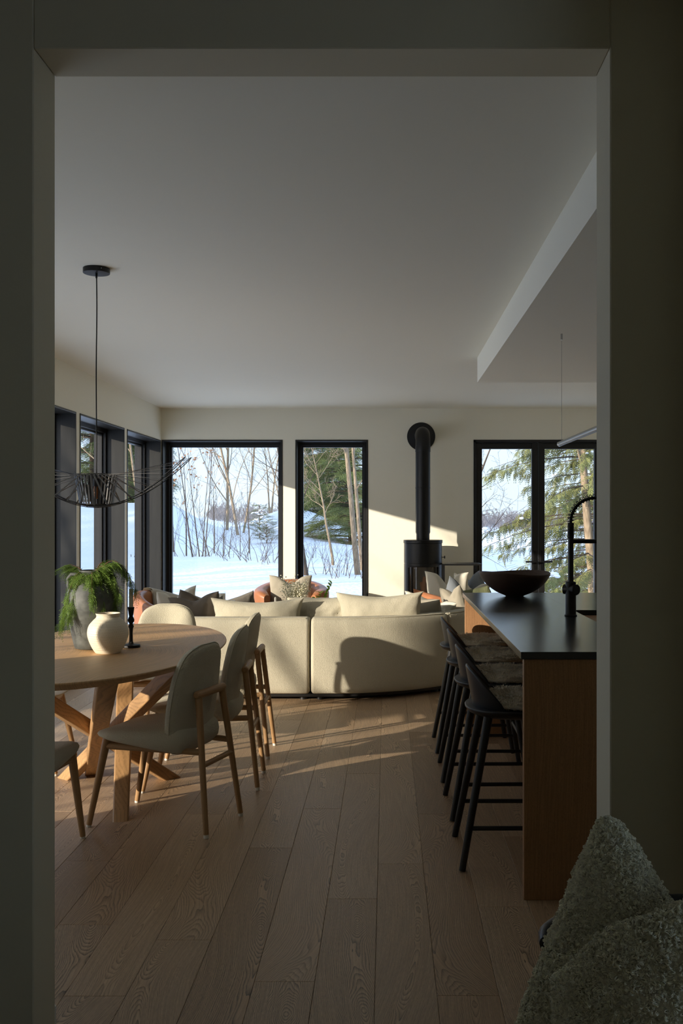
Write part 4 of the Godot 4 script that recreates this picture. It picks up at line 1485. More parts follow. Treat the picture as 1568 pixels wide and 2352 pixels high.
func sofa_path(off: float) -> Callable:   # along the back of the sofa from its left end: straight, then a quarter turn, then straight away
	return func(s: float) -> Array:
		var a := 1.36
		if s < a:
			return [Vector2(-1.81 + s, 7.24 + off), Vector2(0, 1)]
		var R := 1.4 - off
		s = (s - a) * R / 1.4
		var q := s / R
		if q < PI / 2:
			return [Vector2(-0.45 + sin(q) * R, 8.64 - cos(q) * R), Vector2(-sin(q), cos(q))]
		return [Vector2(-0.45 + R, 8.64 + (s - PI / 2 * R)), Vector2(-1, 0)]

func sofa() -> void:
	var t := thing("curved_sofa", "long curved cream sofa in ribbed cloth, its back to the viewer", "sofa")
	var prof := PackedVector2Array()
	# outer face bulges a little; soft top
	prof.append_array(PackedVector2Array([Vector2(0.04, 0.055), Vector2(0.012, 0.07), Vector2(0.002, 0.11), Vector2(-0.008, 0.2), Vector2(-0.012, 0.33), Vector2(-0.008, 0.46), Vector2(0.0, 0.57), Vector2(0.008, 0.605), Vector2(0.026, 0.627), Vector2(0.055, 0.636), Vector2(0.11, 0.638), Vector2(0.165, 0.632), Vector2(0.195, 0.615), Vector2(0.207, 0.585), Vector2(0.21, 0.45), Vector2(0.21, 0.2), Vector2(0.205, 0.07), Vector2(0.19, 0.055)]))
	var seat := PackedVector2Array()
	for p in rounded_rect(0.72, 0.19, 0.05, 4):
		seat.append(Vector2(p.x + 0.215, p.y + 0.25))
	var base := PackedVector2Array()
	for p in rounded_rect(0.86, 0.19, 0.02, 2):
		base.append(Vector2(p.x + 0.06, p.y + 0.06))
	var f := sofa_path(0.0)
	var a0 := 1.36
	var cuts := [[0.0, 1.225], [1.235, 1.36 + 1.4 * 0.745], [1.36 + 1.4 * 0.752, 1.36 + 1.4 * PI / 2 + 1.0]]
	for q in cuts:
		var g := func(s: float) -> Array:
			return f.call(q[0] + s)
		var b := MB.new()
		sweep(b, prof, q[1] - q[0], g, 0.028, 26)
		var o := part("backrest", b, M.sofa, t)
		b = MB.new()
		sweep(b, seat, q[1] - q[0], g, 0.04, 22)
		part("seat_cushion", b, M.sofa, t)
		b = MB.new()
		sweep(b, base, q[1] - q[0], g, 0.01, 18)
		part("base", b, M.sofa, t)
		# welt along the top edge
		b = MB.new()
		var pts := PackedVector3Array()
		var rad := PackedFloat32Array()
		for k in 31:
			var w: Array = g.call(0.03 + (q[1] - q[0] - 0.06) * k / 30.0)
			var xy: Vector2 = w[0] + w[1] * 0.03
			pts.append(V(xy.x, 0.632, xy.y))
			rad.append(0.0045)
		b.tube(pts, rad, 6)
		part("welt", b, M.sofa, o)
	var pl := MB.new()
	var plp := PackedVector2Array()
	for p in rounded_rect(0.8, 0.032, 0.004, 1):
		plp.append(Vector2(p.x + 0.06, p.y + 0.026))
	sweep(pl, plp, cuts[2][1] - 0.06, func(s: float) -> Array: return f.call(s + 0.03), 0.002, 50)
	part("plinth", pl, M.black, t)
	for s in [0.1, 1.17, 1.3, 1.36 + 1.4 * 0.72, 1.36 + 1.4 * 0.78, 4.3]:
		for q in [0.13, 0.75]:
			var w: Array = f.call(s)
			var xy: Vector2 = w[0] + w[1] * q
			var b := MB.new()
			rod(b, V(xy.x, 0.0, xy.y), V(xy.x, 0.027, xy.y), 0.03, 0.03, 16)
			part("foot", b, M.black, t)

# pillow standing on its lower edge at the origin, width along x, thickness along z
func pillow_mesh(w: float, h: float, th: float, s: int, o := {}) -> MB:
	var b := MB.new()
	var N := 26
	var f := FastNoiseLite.new()
	f.seed = s
	f.frequency = 1.0
	for side in [1.0, -1.0]:
		var rows := []
		for i in N + 1:
			var v := -1.0 + 2.0 * i / N
			v = signf(v) * (1.0 - pow(1.0 - absf(v), 1.35))
			var row := PackedVector3Array()
			for j in N + 1:
				var u := -1.0 + 2.0 * j / N
				u = signf(u) * (1.0 - pow(1.0 - absf(u), 1.35))
				var pin: float = o.get("pinch", 0.09)
				var x := u * w * 0.5 * (1.0 - pin * (1.0 - v * v))
				var y := h * 0.5 + v * h * 0.5 * (1.0 - pin * (1.0 - u * u))
				var k := pow(maxf(0.0, (1.0 - u * u) * (1.0 - v * v)), 0.42)
				var z: float = side * th * 0.5 * k
				# creases that run in from the corners and edges
				var cr := f.get_noise_2d(u * 2.2 + side * 9.0, v * 2.2) * 0.5 + 0.5 * f.get_noise_2d(u * 5.0, v * 1.4 + side * 5.0)
				z += side * cr * th * o.get("crease", 0.09) * sqrt(maxf(0.0, k))
				# a chop in the upper edge
				var chop: float = o.get("chop", 0.0) * exp(-pow(u / o.get("chop_w", 0.4), 2.0)) * pow((v + 1.0) * 0.5, 2.2)
				y -= chop
				z *= 1.0 + chop / h * 1.2
				# sag of the lower edge into what it sits on
				y = maxf(y, 0.0)
				x += f.get_noise_2d(v * 1.3, 50.0 + side * 0.0) * 0.02 * w * absf(u)
				row.append(Vector3(x, y, z))
			rows.append(row)
		b.grid(rows, false, false)
	return b

func cushion(called: String, label: String, m: Material, w: float, h: float, th: float, at: Vector3, turn: float, lean: float, s: int, group := "", o := {}, roll := 0.0) -> void:
	var p := part(called, pillow_mesh(w, h, th, s, o), m)
	p.transform = Transform3D(Basis(Vector3.UP, turn) * Basis(Vector3.RIGHT, lean) * Basis(Vector3.BACK, roll), at)
	tag(p, label, "cushion", group)

func tub_chair(called: String, label: String, R: float, arm_h: float, back_h: float, thick: float, at: Vector3, turn: float) -> Node3D:
	var t := thing(called, label, "armchair", at, turn)
	var rows := []
	var steps := 40
	var half := deg_to_rad(132)
	for i in steps + 1:
		var a := -half + 2.0 * half * i / steps      # 0 is the back, at +z
		var e := minf(float(i), float(steps - i))
		var inset: float = [0.05, 0.028, 0.012, 0.003][int(e)] if e < 4 else 0.0
		var hb := lerpf(arm_h, back_h, 0.5 + 0.5 * cos(clampf(a / half * 1.15, -1, 1) * PI))
		var row := PackedVector3Array()
		var pr := rounded_rect(thick - 2 * inset * 0.7, hb - 0.09 - inset, minf(thick * 0.42, 0.06) - inset * 0.5, 5)
		for k in pr.size() + 1:
			var p: Vector2 = pr[k % pr.size()]
			var rr: float = R - p.x - inset * 0.7 + 0.03 * (p.y / 0.6)
			row.append(Vector3(sin(a) * rr, 0.09 + p.y, cos(a) * rr))
		rows.append(row)
	var b := MB.new()
	b.gridw(rows)
	for e in 2:
		var i := 0 if e == 0 else steps
		var cc := Vector3.ZERO
		var M2: int = rows[i].size() - 1
		for k in M2:
			cc += rows[i][k] / M2
		var a := -half if e == 0 else half
		b.fan(cc, rows[i].slice(0, M2), Vector3(cos(a), 0, -sin(a)) * (-1.0 if e == 0 else 1.0))
	part("shell", b, M.leather, t)
	b = MB.new()
	var place := func(x: float, z: float, h: float) -> Vector3:
		return Vector3(x, h, z)
	var rs := R - thick - 0.005
	b.slab(oval(rs, rs, 40), [[1.0, 0.04, 0.2], [1.0, 0.01, 0.22], [1.0, 0.0, 0.3], [1.0, 0.01, 0.38], [1.0, 0.035, 0.41], [0.5, 0.0, 0.42]], place)
	part("seat", b, M.leather, t)
	b = MB.new()
	b.lathe(PackedVector2Array([Vector2(0.001, 0.0), Vector2(R * 0.7, 0.0), Vector2(R * 0.7, 0.06), Vector2(R * 0.6, 0.092), Vector2(0.001, 0.092)]), 40)
	part("swivel_base", b, M.black, t)
	return t

func living() -> void:
	sofa()
	var S := "loose cushions on the curved sofa"
	# lean is about x: positive leans the top away from the viewer's side
	cushion("sofa_cushion", "long cream cushion with ribbed cloth showing over the left part of the sofa back", M.sofa, 0.74, 0.36, 0.2, V(-1.02, 0.42, 7.56), 0.0, 0.12, 301, S, {"crease": 0.07, "pinch": 0.1, "chop": 0.035, "chop_w": 0.8})
	cushion("sofa_cushion", "long cream cushion with ribbed cloth showing over the middle of the sofa's curve", M.sofa, 0.7, 0.4, 0.22, V(-0.04, 0.42, 7.6), -0.12, 0.1, 302, S, {"crease": 0.07, "pinch": 0.1, "chop": 0.03, "chop_w": 0.8}, 0.02)
	cushion("sofa_cushion", "low cream cushion slumped between the two long ribbed ones", M.sofa, 0.6, 0.36, 0.24, V(-0.5, 0.42, 7.78), 0.0, 0.35, 303, S, {"crease": 0.16})
	cushion("sofa_cushion", "dark brown-grey cushion with a pointed corner beside the left end of the sofa", M.linen_dark, 0.4, 0.38, 0.16, V(-1.5, 0.42, 7.66), 0.15, 0.2, 304, S, {"chop": 0.05, "pinch": 0.06}, 0.12)
	cushion("sofa_cushion", "second dark brown-grey cushion, further left behind the end chair", M.linen_dark, 0.46, 0.44, 0.16, V(-1.66, 0.33, 8.05), 0.5, 0.2, 305, S, {"chop": 0.04, "pinch": 0.06}, -0.25)
	cushion("sofa_cushion", "charcoal patterned cushion whose corner shows above the left long cushion", M.knit, 0.4, 0.42, 0.14, V(-1.5, 0.3, 8.0), 0.9, 0.25, 306, S, {"chop": 0.03, "pinch": 0.06}, 0.3)
	cushion("sofa_cushion", "white linen cushion with a tall pointed corner, on the sofa beside the stove", M.linen, 0.46, 0.46, 0.17, V(0.62, 0.42, 9.35), -0.45, 0.2, 307, S, {"chop": 0.16, "chop_w": 0.3}, 0.0)
	cushion("sofa_cushion", "cream speckled cushion behind the blue-grey one near the door", M.linen, 0.42, 0.44, 0.15, V(0.8, 0.37, 9.62), -0.6, 0.15, 308, S, {"chop": 0.1}, -0.25)
	cushion("sofa_cushion", "blue-grey linen cushion tilted in front of the white ones", M.linen_blue, 0.4, 0.36, 0.13, V(0.66, 0.46, 9.05), -0.6, 0.3, 309, S, {"chop": 0.08}, -0.5)
	cushion("sofa_cushion", "beige linen cushion slumped low at the right end of the sofa back", M.linen, 0.5, 0.36, 0.18, V(0.42, 0.42, 8.35), -0.6, 0.55, 310, S, {"chop": 0.1, "crease": 0.2}, -0.2)
	cushion("sofa_cushion", "small upright beige cushion with a folded corner beside the island", M.linen_grey, 0.32, 0.38, 0.14, V(0.67, 0.42, 8.5), -1.0, 0.25, 311, S, {"chop": 0.06, "crease": 0.15}, 0.15)
	cushion("sofa_cushion", "plain taupe cushion lying low behind the sofa's curve", M.linen_grey, 0.5, 0.36, 0.16, V(0.3, 0.42, 8.0), -0.5, 0.5, 312, S, {})
	cushion("sofa_cushion", "terracotta cushion peeking out low beside the stove", mat(rgb(186, 122, 84), 0.9), 0.4, 0.3, 0.14, V(0.42, 0.42, 8.95), -0.5, 0.4, 313, S, {}, -0.25)
	cushion("sofa_cushion", "grey cushion with a pointed corner next to the wooden bowl", M.linen_blue, 0.4, 0.42, 0.14, V(0.96, 0.42, 9.75), -0.9, 0.2, 314, S, {"chop": 0.05}, 0.25)
	cushion("sofa_cushion", "moss-green ribbed cushion at the corner of the island top", bumpy(mat(rgb(112, 116, 84), 0.95), M.sofa.heightmap_texture, 0.6, 1.2), 0.44, 0.36, 0.15, V(0.93, 0.38, 9.1), -0.8, 0.3, 315, S, {"pinch": 0.02}, 0.2)
	# armchairs
	var left := tub_chair("tub_armchair", "tan leather tub chair at the left, facing the sofa, with a throw over its back", 0.42, 0.53, 0.69, 0.1, V(-1.97, 0, 9.15), facing(1.0, -0.12))
	tub_chair("tub_armchair", "tan leather tub chair in front of the far windows, facing the viewer", 0.385, 0.62, 0.705, 0.15, V(-1.03, 0, 10.35), facing(0.05, -1.0))
	var b := MB.new()
	var rows := []
	for i in 15:
		var a := deg_to_rad(-80.0 + 62.0 * i / 14.0)
		var row := PackedVector3Array()
		var hb := lerpf(0.53, 0.69, 0.5 + 0.5 * cos(a / deg_to_rad(132) * 1.15 * PI))
		var wv := 0.006 * sin(i * 1.9)
		for q in [[0.452, -0.3], [0.456, -0.12], [0.452, -0.03], [0.43, 0.008], [0.395, 0.014], [0.355, 0.006], [0.333, -0.03], [0.326, -0.12], [0.315, -0.26], [0.302, -0.26], [0.312, -0.12], [0.318, -0.02], [0.345, 0.024], [0.395, 0.034], [0.44, 0.028], [0.466, -0.02], [0.472, -0.12], [0.468, -0.3]]:
			row.append(Vector3(sin(a) * (q[0] + wv), hb + q[1], cos(a) * (q[0] + wv)))
		rows.append(row)
	b.grid(rows, true, false)
	var th := part("throw_blanket", b, M.throw)
	th.transform = left.transform
	tag(th, "beige woven throw folded over the back of the left leather chair", "blanket")
	var C := "cushions in the leather chairs"
	cushion("chair_cushion", "white pointed cushion in the left leather chair, next to the throw", M.linen, 0.42, 0.42, 0.15, V(-2.0, 0.33, 9.02), 0.75, 0.25, 321, C, {"chop": 0.1}, 0.1)
	cushion("chair_cushion", "pale grey woven cushion in the left leather chair, behind the dark one", M.linen_grey, 0.46, 0.36, 0.14, V(-1.72, 0.3, 8.98), 0.4, 0.4, 322, C, {"chop": 0.04}, -0.3)
	cushion("chair_cushion", "checked pale linen cushion in the leather chair in front of the windows", M.linen_grey, 0.46, 0.36, 0.15, V(-1.03, 0.42, 10.3), 0.0, 0.15, 323, C, {"chop": 0.09, "pinch": 0.05})
	cushion("sofa_cushion", "grey striped cushion beside the leather chair in front of the windows", M.knit, 0.4, 0.36, 0.14, V(-1.5, 0.25, 9.95), 0.5, 0.25, 324, C, {}, 0.3)
	# a low bench that carries it
	var bn := thing("window_bench", "low upholstered stool in front of the wide window, mostly hidden", "stool", V(-1.5, 0, 9.95))
	b = MB.new()
	var place := func(x: float, z: float, h: float) -> Vector3:
		return Vector3(x, h, z)
	b.slab(oval(0.26, 0.2, 32, 3.0), [[1.0, 0.03, 0.1], [1.0, 0.0, 0.13], [1.0, 0.0, 0.21], [1.0, 0.02, 0.245], [0.5, 0.0, 0.25]], place)
	part("seat", b, M.throw, bn)
	for q in [Vector2(-0.18, -0.12), Vector2(0.18, -0.12), Vector2(0.18, 0.12), Vector2(-0.18, 0.12)]:
		b = MB.new()
		rod(b, Vector3(q.x, 0.11, q.y), Vector3(q.x * 1.1, 0, q.y * 1.1), 0.016, 0.012, 10)
		part("leg", b, M.oak, bn)
	# side table with books and candle
	var st := thing("side_table", "small round side table behind the sofa, carrying books and a candle", "table", V(-1.6, 0, 9.3))
	b = MB.new()
	b.lathe(PackedVector2Array([Vector2(0.001, 0.505), Vector2(0.15, 0.505), Vector2(0.155, 0.512), Vector2(0.155, 0.523), Vector2(0.15, 0.53), Vector2(0.001, 0.53)]), 40)
	part("tabletop", b, M.oak, st)
	b = MB.new()
	b.lathe(PackedVector2Array([Vector2(0.001, 0.0), Vector2(0.12, 0.0), Vector2(0.12, 0.012), Vector2(0.02, 0.03), Vector2(0.018, 0.506), Vector2(0.001, 0.506)]), 24)
	part("pedestal", b, M.oak, st)
	var y := 0.5305
	for q in [[0.2, 0.15, 0.03, rgb(196, 178, 150), 0.1, "lower tan-covered book under the pillar candle"], [0.18, 0.135, 0.025, rgb(226, 220, 204), -0.1, "upper pale-covered book under the pillar candle"]]:
		var bo := thing("book", q[5], "book", V(-1.57, y, 9.27), q[4], "books on the side table")
		b = MB.new()
		b.box(Vector3(-q[0] / 2 + 0.003, 0.002, -q[1] / 2), Vector3(q[0] / 2 - 0.003, q[2] - 0.002, q[1] / 2 - 0.004))
		part("pages", b, M.trim, bo)
		b = MB.new()
		b.box(Vector3(-q[0] / 2, 0, -q[1] / 2 - 0.002), Vector3(q[0] / 2, 0.002, q[1] / 2), 0.0005)
		b.box(Vector3(-q[0] / 2, q[2] - 0.002, -q[1] / 2 - 0.002), Vector3(q[0] / 2, q[2], q[1] / 2), 0.0005)
		b.box(Vector3(-q[0] / 2, 0.002, q[1] / 2 - 0.003), Vector3(q[0] / 2, q[2] - 0.002, q[1] / 2), 0.0005)
		part("cover", b, mat(q[3], 0.7), bo)
		y += q[2] + 0.0005
	var pc := thing("pillar_candle", "wide cream candle in a glass on the books", "candle", V(-1.6, y, 9.27))
	b = MB.new()
	b.lathe(PackedVector2Array([Vector2(0.001, 0.004), Vector2(0.035, 0.004), Vector2(0.035, 0.072), Vector2(0.001, 0.07)]), 28)
	part("wax", b, M.wax, pc)
	b = MB.new()
	b.lathe(PackedVector2Array([Vector2(0.001, 0.0), Vector2(0.038, 0.0), Vector2(0.0385, 0.088), Vector2(0.0365, 0.088), Vector2(0.036, 0.004)]), 28)
	part("glass_cup", b, M.glass, pc)
	# coffee table with flowers
	var ct := thing("coffee_table", "low round oak coffee table hidden behind the sofa back", "table", V(-0.72, 0, 8.75))
	b = MB.new()
	b.lathe(PackedVector2Array([Vector2(0.001, 0.37), Vector2(0.5, 0.37), Vector2(0.51, 0.38), Vector2(0.51, 0.392), Vector2(0.5, 0.4), Vector2(0.001, 0.4)]), 56)
	part("tabletop", b, M.oak, ct)
	for k in 3:
		b = MB.new()
		var a := TAU * k / 3.0 + 0.4
		rod(b, Vector3(cos(a) * 0.3, 0.371, sin(a) * 0.3), Vector3(cos(a) * 0.4, 0, sin(a) * 0.4), 0.03, 0.022, 12)
		part("leg", b, M.oak, ct)
	flowers()

func flowers() -> void:
	var fv := thing("flower_vase", "round white vase holding the airy white flowers on the coffee table", "vase", V(-0.84, 0.4005, 8.55))
	var b := MB.new()
	b.lathe(PackedVector2Array([Vector2(0.001, 0.0), Vector2(0.05, 0.0), Vector2(0.075, 0.04), Vector2(0.078, 0.08), Vector2(0.06, 0.12), Vector2(0.035, 0.14), Vector2(0.036, 0.155), Vector2(0.03, 0.155), Vector2(0.03, 0.13), Vector2(0.001, 0.12)]), 32)
	part("body", b, M.vase, fv)
	var t := thing("white_flowers", "airy bunch of tiny creamy white flowers in front of the far leather chair", "flowers", V(-0.84, 0.53, 8.55))
	var r := rng(66)
	var st := MB.new()
	var where := []
	for k in 26:
		var a := r.randf() * TAU
		var len := r.randf_range(0.16, 0.33)
		var dir := Vector3(cos(a) * r.randf_range(0.1, 0.6) + 0.12, 1, sin(a) * r.randf_range(0.1, 0.5)).normalized()
		var e := dir * len
		st.tube(PackedVector3Array([Vector3.ZERO, e * 0.5 + Vector3(0, 0.01, 0), e]), PackedFloat32Array([0.0016, 0.0013, 0.0008]), 4, false)
		for j in 36:
			var f := 0.55 + 0.5 * r.randf()
			var q := e * f + Vector3(r.randf_range(-1, 1), r.randf_range(-1, 1), r.randf_range(-1, 1)) * 0.03 * (0.4 + r.randf())
			where.append(Transform3D(Basis.from_euler(Vector3(r.randf() * 6, r.randf() * 6, 0)).scaled(Vector3.ONE * r.randf_range(0.003, 0.0065)), q))
			if j % 5 == 0:
				st.tube(PackedVector3Array([e * f * 0.9, q]), PackedFloat32Array([0.0008, 0.0006]), 3, false)
	part("stem", st, mat(rgb(140, 140, 90), 0.8), t)
	scatter("blossoms", lump_mesh(), M.blossom, where, t)
	var gv := thing("bottle_vase", "slim vase holding the green leafy sprig on the coffee table", "vase", V(-0.58, 0.4005, 8.55))
	b = MB.new()
	b.lathe(PackedVector2Array([Vector2(0.001, 0.0), Vector2(0.032, 0.0), Vector2(0.035, 0.05), Vector2(0.018, 0.1), Vector2(0.012, 0.15), Vector2(0.014, 0.17), Vector2(0.01, 0.17), Vector2(0.009, 0.1), Vector2(0.001, 0.1)]), 24)
	part("body", b, M.vase, gv)
	var g := thing("leafy_sprig", "fresh green leafy sprig right of the white flowers", "plant", V(-0.58, 0.56, 8.55))
	st = MB.new()
	var lv := MB.new()
	for q in [[0.09, 0.24, 0.02], [-0.02, 0.16, -0.03], [0.1, 0.1, 0.03], [-0.07, 0.1, 0.0]]:
		var e := Vector3(q[0], q[1], q[2])
		st.tube(PackedVector3Array([Vector3.ZERO, Vector3(e.x * 0.3, e.y * 0.6, e.z * 0.4), e]), PackedFloat32Array([0.0022, 0.0018, 0.001]), 5, false)
		for j in 9:
			var f := 0.3 + 0.7 * j / 8.0
			var p := Vector3(e.x * f, e.y * (0.3 * f + 0.7 * sin(f * PI / 2)), e.z * f)
			p = Vector3.ZERO.lerp(e, f) if f > 0.9 else Vector3(e.x * f * f * 0.7 + e.x * 0.3 * f, e.y * f, e.z * f)
			var dir := Vector3(r.randf_range(-1, 1), r.randf_range(0.1, 0.9), r.randf_range(-1, 1)).normalized()
			var x := Transform3D(Basis.looking_at(-dir, Vector3.UP).scaled_local(Vector3(0.05, 0.05, 0.055)), p)
			var m := leaf_mesh()
			var arr := m.surface_get_arrays(0)
			var at := lv.v.size()
			for k in arr[Mesh.ARRAY_VERTEX].size():
				lv.v.append(x * arr[Mesh.ARRAY_VERTEX][k])
				lv.n.append((x.basis * arr[Mesh.ARRAY_NORMAL][k]).normalized())
				lv.t.append(Vector2.ZERO)
			for k in arr[Mesh.ARRAY_INDEX]:
				lv.ix.append(k + at)
	part("stem", st, M.stem, g)
	tag(part("leaves", lv, M.bright_leaf, g), "", "", "", "stuff")
	var cs := thing("candlestick", "slim white candle rising just above the long left cushion, on the coffee table", "candle", V(-1.0, 0.4005, 8.6))
	b = MB.new()
	b.lathe(PackedVector2Array([Vector2(0.001, 0.0), Vector2(0.035, 0.0), Vector2(0.034, 0.008), Vector2(0.008, 0.015), Vector2(0.008, 0.06), Vector2(0.014, 0.07), Vector2(0.001, 0.07)]), 20)
	part("holder", b, M.iron, cs)
	b = MB.new()
	b.lathe(PackedVector2Array([Vector2(0.001, 0.07), Vector2(0.0105, 0.07), Vector2(0.01, 0.27), Vector2(0.006, 0.278), Vector2(0.001, 0.28)]), 16)
	part("wax", b, M.wax, cs)

# ------------------------------------------------------------------ stove, island, kitchen things
func stove() -> void:
	var t := thing("wood_stove", "tall round black wood stove with curved glass, standing before the far wall", "stove", V(0.414, 0, 10.79))
	var R := 0.215
	var b := MB.new()
	# shell open at the front from 0.28 to 0.84: front window between angles
	var half := deg_to_rad(52.0)
	b.lathe(PackedVector2Array([Vector2(0.001, 0.84), Vector2(R - 0.004, 0.84), Vector2(R, 0.844), Vector2(R, 0.872), Vector2(R - 0.003, 0.874), Vector2(R - 0.003, 0.88), Vector2(R, 0.882), Vector2(R, 1.1), Vector2(R - 0.004, 1.103)]), 64)
	b.lathe(PackedVector2Array([Vector2(R - 0.004, 1.103), Vector2(R + 0.004, 1.104), Vector2(R + 0.006, 1.107), Vector2(R + 0.006, 1.136), Vector2(R + 0.003, 1.14), Vector2(0.001, 1.14)]), 64)
	b.lathe(PackedVector2Array([Vector2(0.001, 0.0), Vector2(R - 0.01, 0.0), Vector2(R - 0.01, 0.03), Vector2(R, 0.035), Vector2(R, 0.28), Vector2(R - 0.01, 0.285), Vector2(0.001, 0.285)]), 64)
	var rows := []
	for i in 2:
		var row := PackedVector3Array()
		for k in 49:
			var a := half + (TAU - 2 * half) * k / 48.0
			row.append(Vector3(sin(a) * R, 0.28 if i == 0 else 0.845, cos(a) * R))
		rows.append(row)
	b.grid(rows)
	part("body", b, M.metal_black, t)
	b = MB.new()   # fire box lining
	rows = []
	for i in 2:
		var row := PackedVector3Array()
		for k in 33:
			var a := half + (TAU - 2 * half) * k / 32.0
			row.append(Vector3(sin(a) * (R - 0.04), 0.286 if i == 0 else 0.84, cos(a) * (R - 0.04)))
		rows.append(row)
	b.grid(rows, false, false, null, true)
	part("firebox", b, mat(rgb(58, 52, 46), 0.9), t)
	b = MB.new()
	for s in [-1, 1]:
		for a in [half - 0.03, half * 0.72]:
			var c := Vector3(sin(a * s) * (R + 0.003), 0, cos(a * s) * (R + 0.003))
			b.box(Vector3(-0.008, 0.29, -0.006), Vector3(0.008, 0.838, 0.006), 0.002, Transform3D(Basis(Vector3.UP, a * s), c))
	b.box(Vector3(-0.02, 0.286, R - 0.03), Vector3(0.02, 0.3, R), 0.002)
	part("door_frame", b, M.metal_black, t)
	b = MB.new()
	rows = []
	for i in 2:
		var row := PackedVector3Array()
		for k in 25:
			var a := -half + 2 * half * k / 24.0
			row.append(Vector3(sin(a) * (R - 0.004), 0.285 if i == 0 else 0.842, cos(a) * (R - 0.004)))
		rows.append(row)
	b.grid(rows)
	var g := mat(Color(0.5, 0.46, 0.4, 0.35), 0.02)
	g.transparency = BaseMaterial3D.TRANSPARENCY_ALPHA
	part("curved_glass", b, g, t)
	for q in [[Vector3(-0.1, 0.32, 0.0), Vector3(0.1, 0.33, 0.05)], [Vector3(-0.09, 0.4, 0.04), Vector3(0.08, 0.39, -0.04)], [Vector3(-0.02, 0.42, 0.09), Vector3(0.03, 0.72, 0.02)], [Vector3(0.04, 0.4, 0.07), Vector3(-0.01, 0.66, 0.0)]]:
		b = MB.new()
		rod(b, q[0], q[1], 0.035, 0.03, 10, 4)
		part("log", b, mat(rgb(190, 110, 48), 0.8), t)
	# flue pipe with elbow into the wall plate
	b = MB.new()
	rod(b, Vector3(0, 1.14, -0.02), Vector3(0, 1.215, -0.02), 0.076, 0.076, 40)
	rod(b, Vector3(0, 1.21, -0.02), Vector3(0, 1.222, -0.02), 0.08, 0.08, 40)
	var pts := PackedVector3Array([Vector3(0, 1.222, -0.02), Vector3(0, 1.8, -0.02), Vector3(0, 2.17, -0.02)])
	for k in 9:
		var a := PI / 2 * k / 8.0
		pts.append(Vector3(0, 2.22 + 0.13 * sin(a), -0.02 - 0.13 * (1 - cos(a))))
	pts.append(Vector3(0, 2.35, -0.43))
	var rad := PackedFloat32Array()
	rad.resize(pts.size())
	rad.fill(0.0835)
	b.tube(pts, rad, 40)
	b.lathe(PackedVector2Array([Vector2(0.083, 2.135), Vector2(0.0865, 2.138), Vector2(0.0865, 2.2), Vector2(0.083, 2.203)]), 40, Vector3(0, 0, -0.02))
	b.lathe(PackedVector2Array([Vector2(0.083, 1.72), Vector2(0.085, 1.722), Vector2(0.085, 1.735), Vector2(0.083, 1.737)]), 40, Vector3(0, 0, -0.02))
	part("flue_pipe", b, M.metal_black, t)
	b = MB.new()
	b.lathe(PackedVector2Array([Vector2(0.001, 0.0), Vector2(0.162, 0.0), Vector2(0.166, 0.004), Vector2(0.166, 0.012), Vector2(0.162, 0.016), Vector2(0.115, 0.017), Vector2(0.11, 0.028), Vector2(0.001, 0.028)]), 56, Vector3(-0.005, 2.345, -0.438), Basis(Vector3.RIGHT, PI / 2))
	part("wall_plate", b, M.metal_black, t)
	b = MB.new()
	rod(b, Vector3(R - 0.005, 0.945, 0.02), Vector3(R + 0.024, 0.945, 0.02), 0.004, 0.004, 8)
	b.lathe(PackedVector2Array([Vector2(0.001, 0.0), Vector2(0.014, 0.001), Vector2(0.018, 0.006), Vector2(0.015, 0.012), Vector2(0.001, 0.014)]), 20, Vector3(R + 0.022, 0.945, 0.02), Basis(Vector3.BACK, -PI / 2))
	part("air_knob", b, M.metal_black, t)
	# slim log rack beside it
	var lr := thing("log_rack", "slim black metal log rack between the stove and the glazed door", "rack", V(0.86, 0, 10.72))
	b = MB.new()
	b.box(Vector3(-0.24, 0.862, -0.16), Vector3(0.2, 0.88, 0.16), 0.003)
	part("top_shelf", b, M.black, lr)
	for x in [-0.225, 0.185]:
		for z in [-0.145, 0.145]:
			b = MB.new()
			b.box(Vector3(x - 0.012, 0, z - 0.012), Vector3(x + 0.012, 0.863, z + 0.012), 0.002)
			part("leg", b, M.black, lr)
	b = MB.new()
	b.box(Vector3(-0.23, 0.09, -0.15), Vector3(0.19, 0.1, 0.15), 0.002)
	part("lower_shelf", b, M.black, lr)

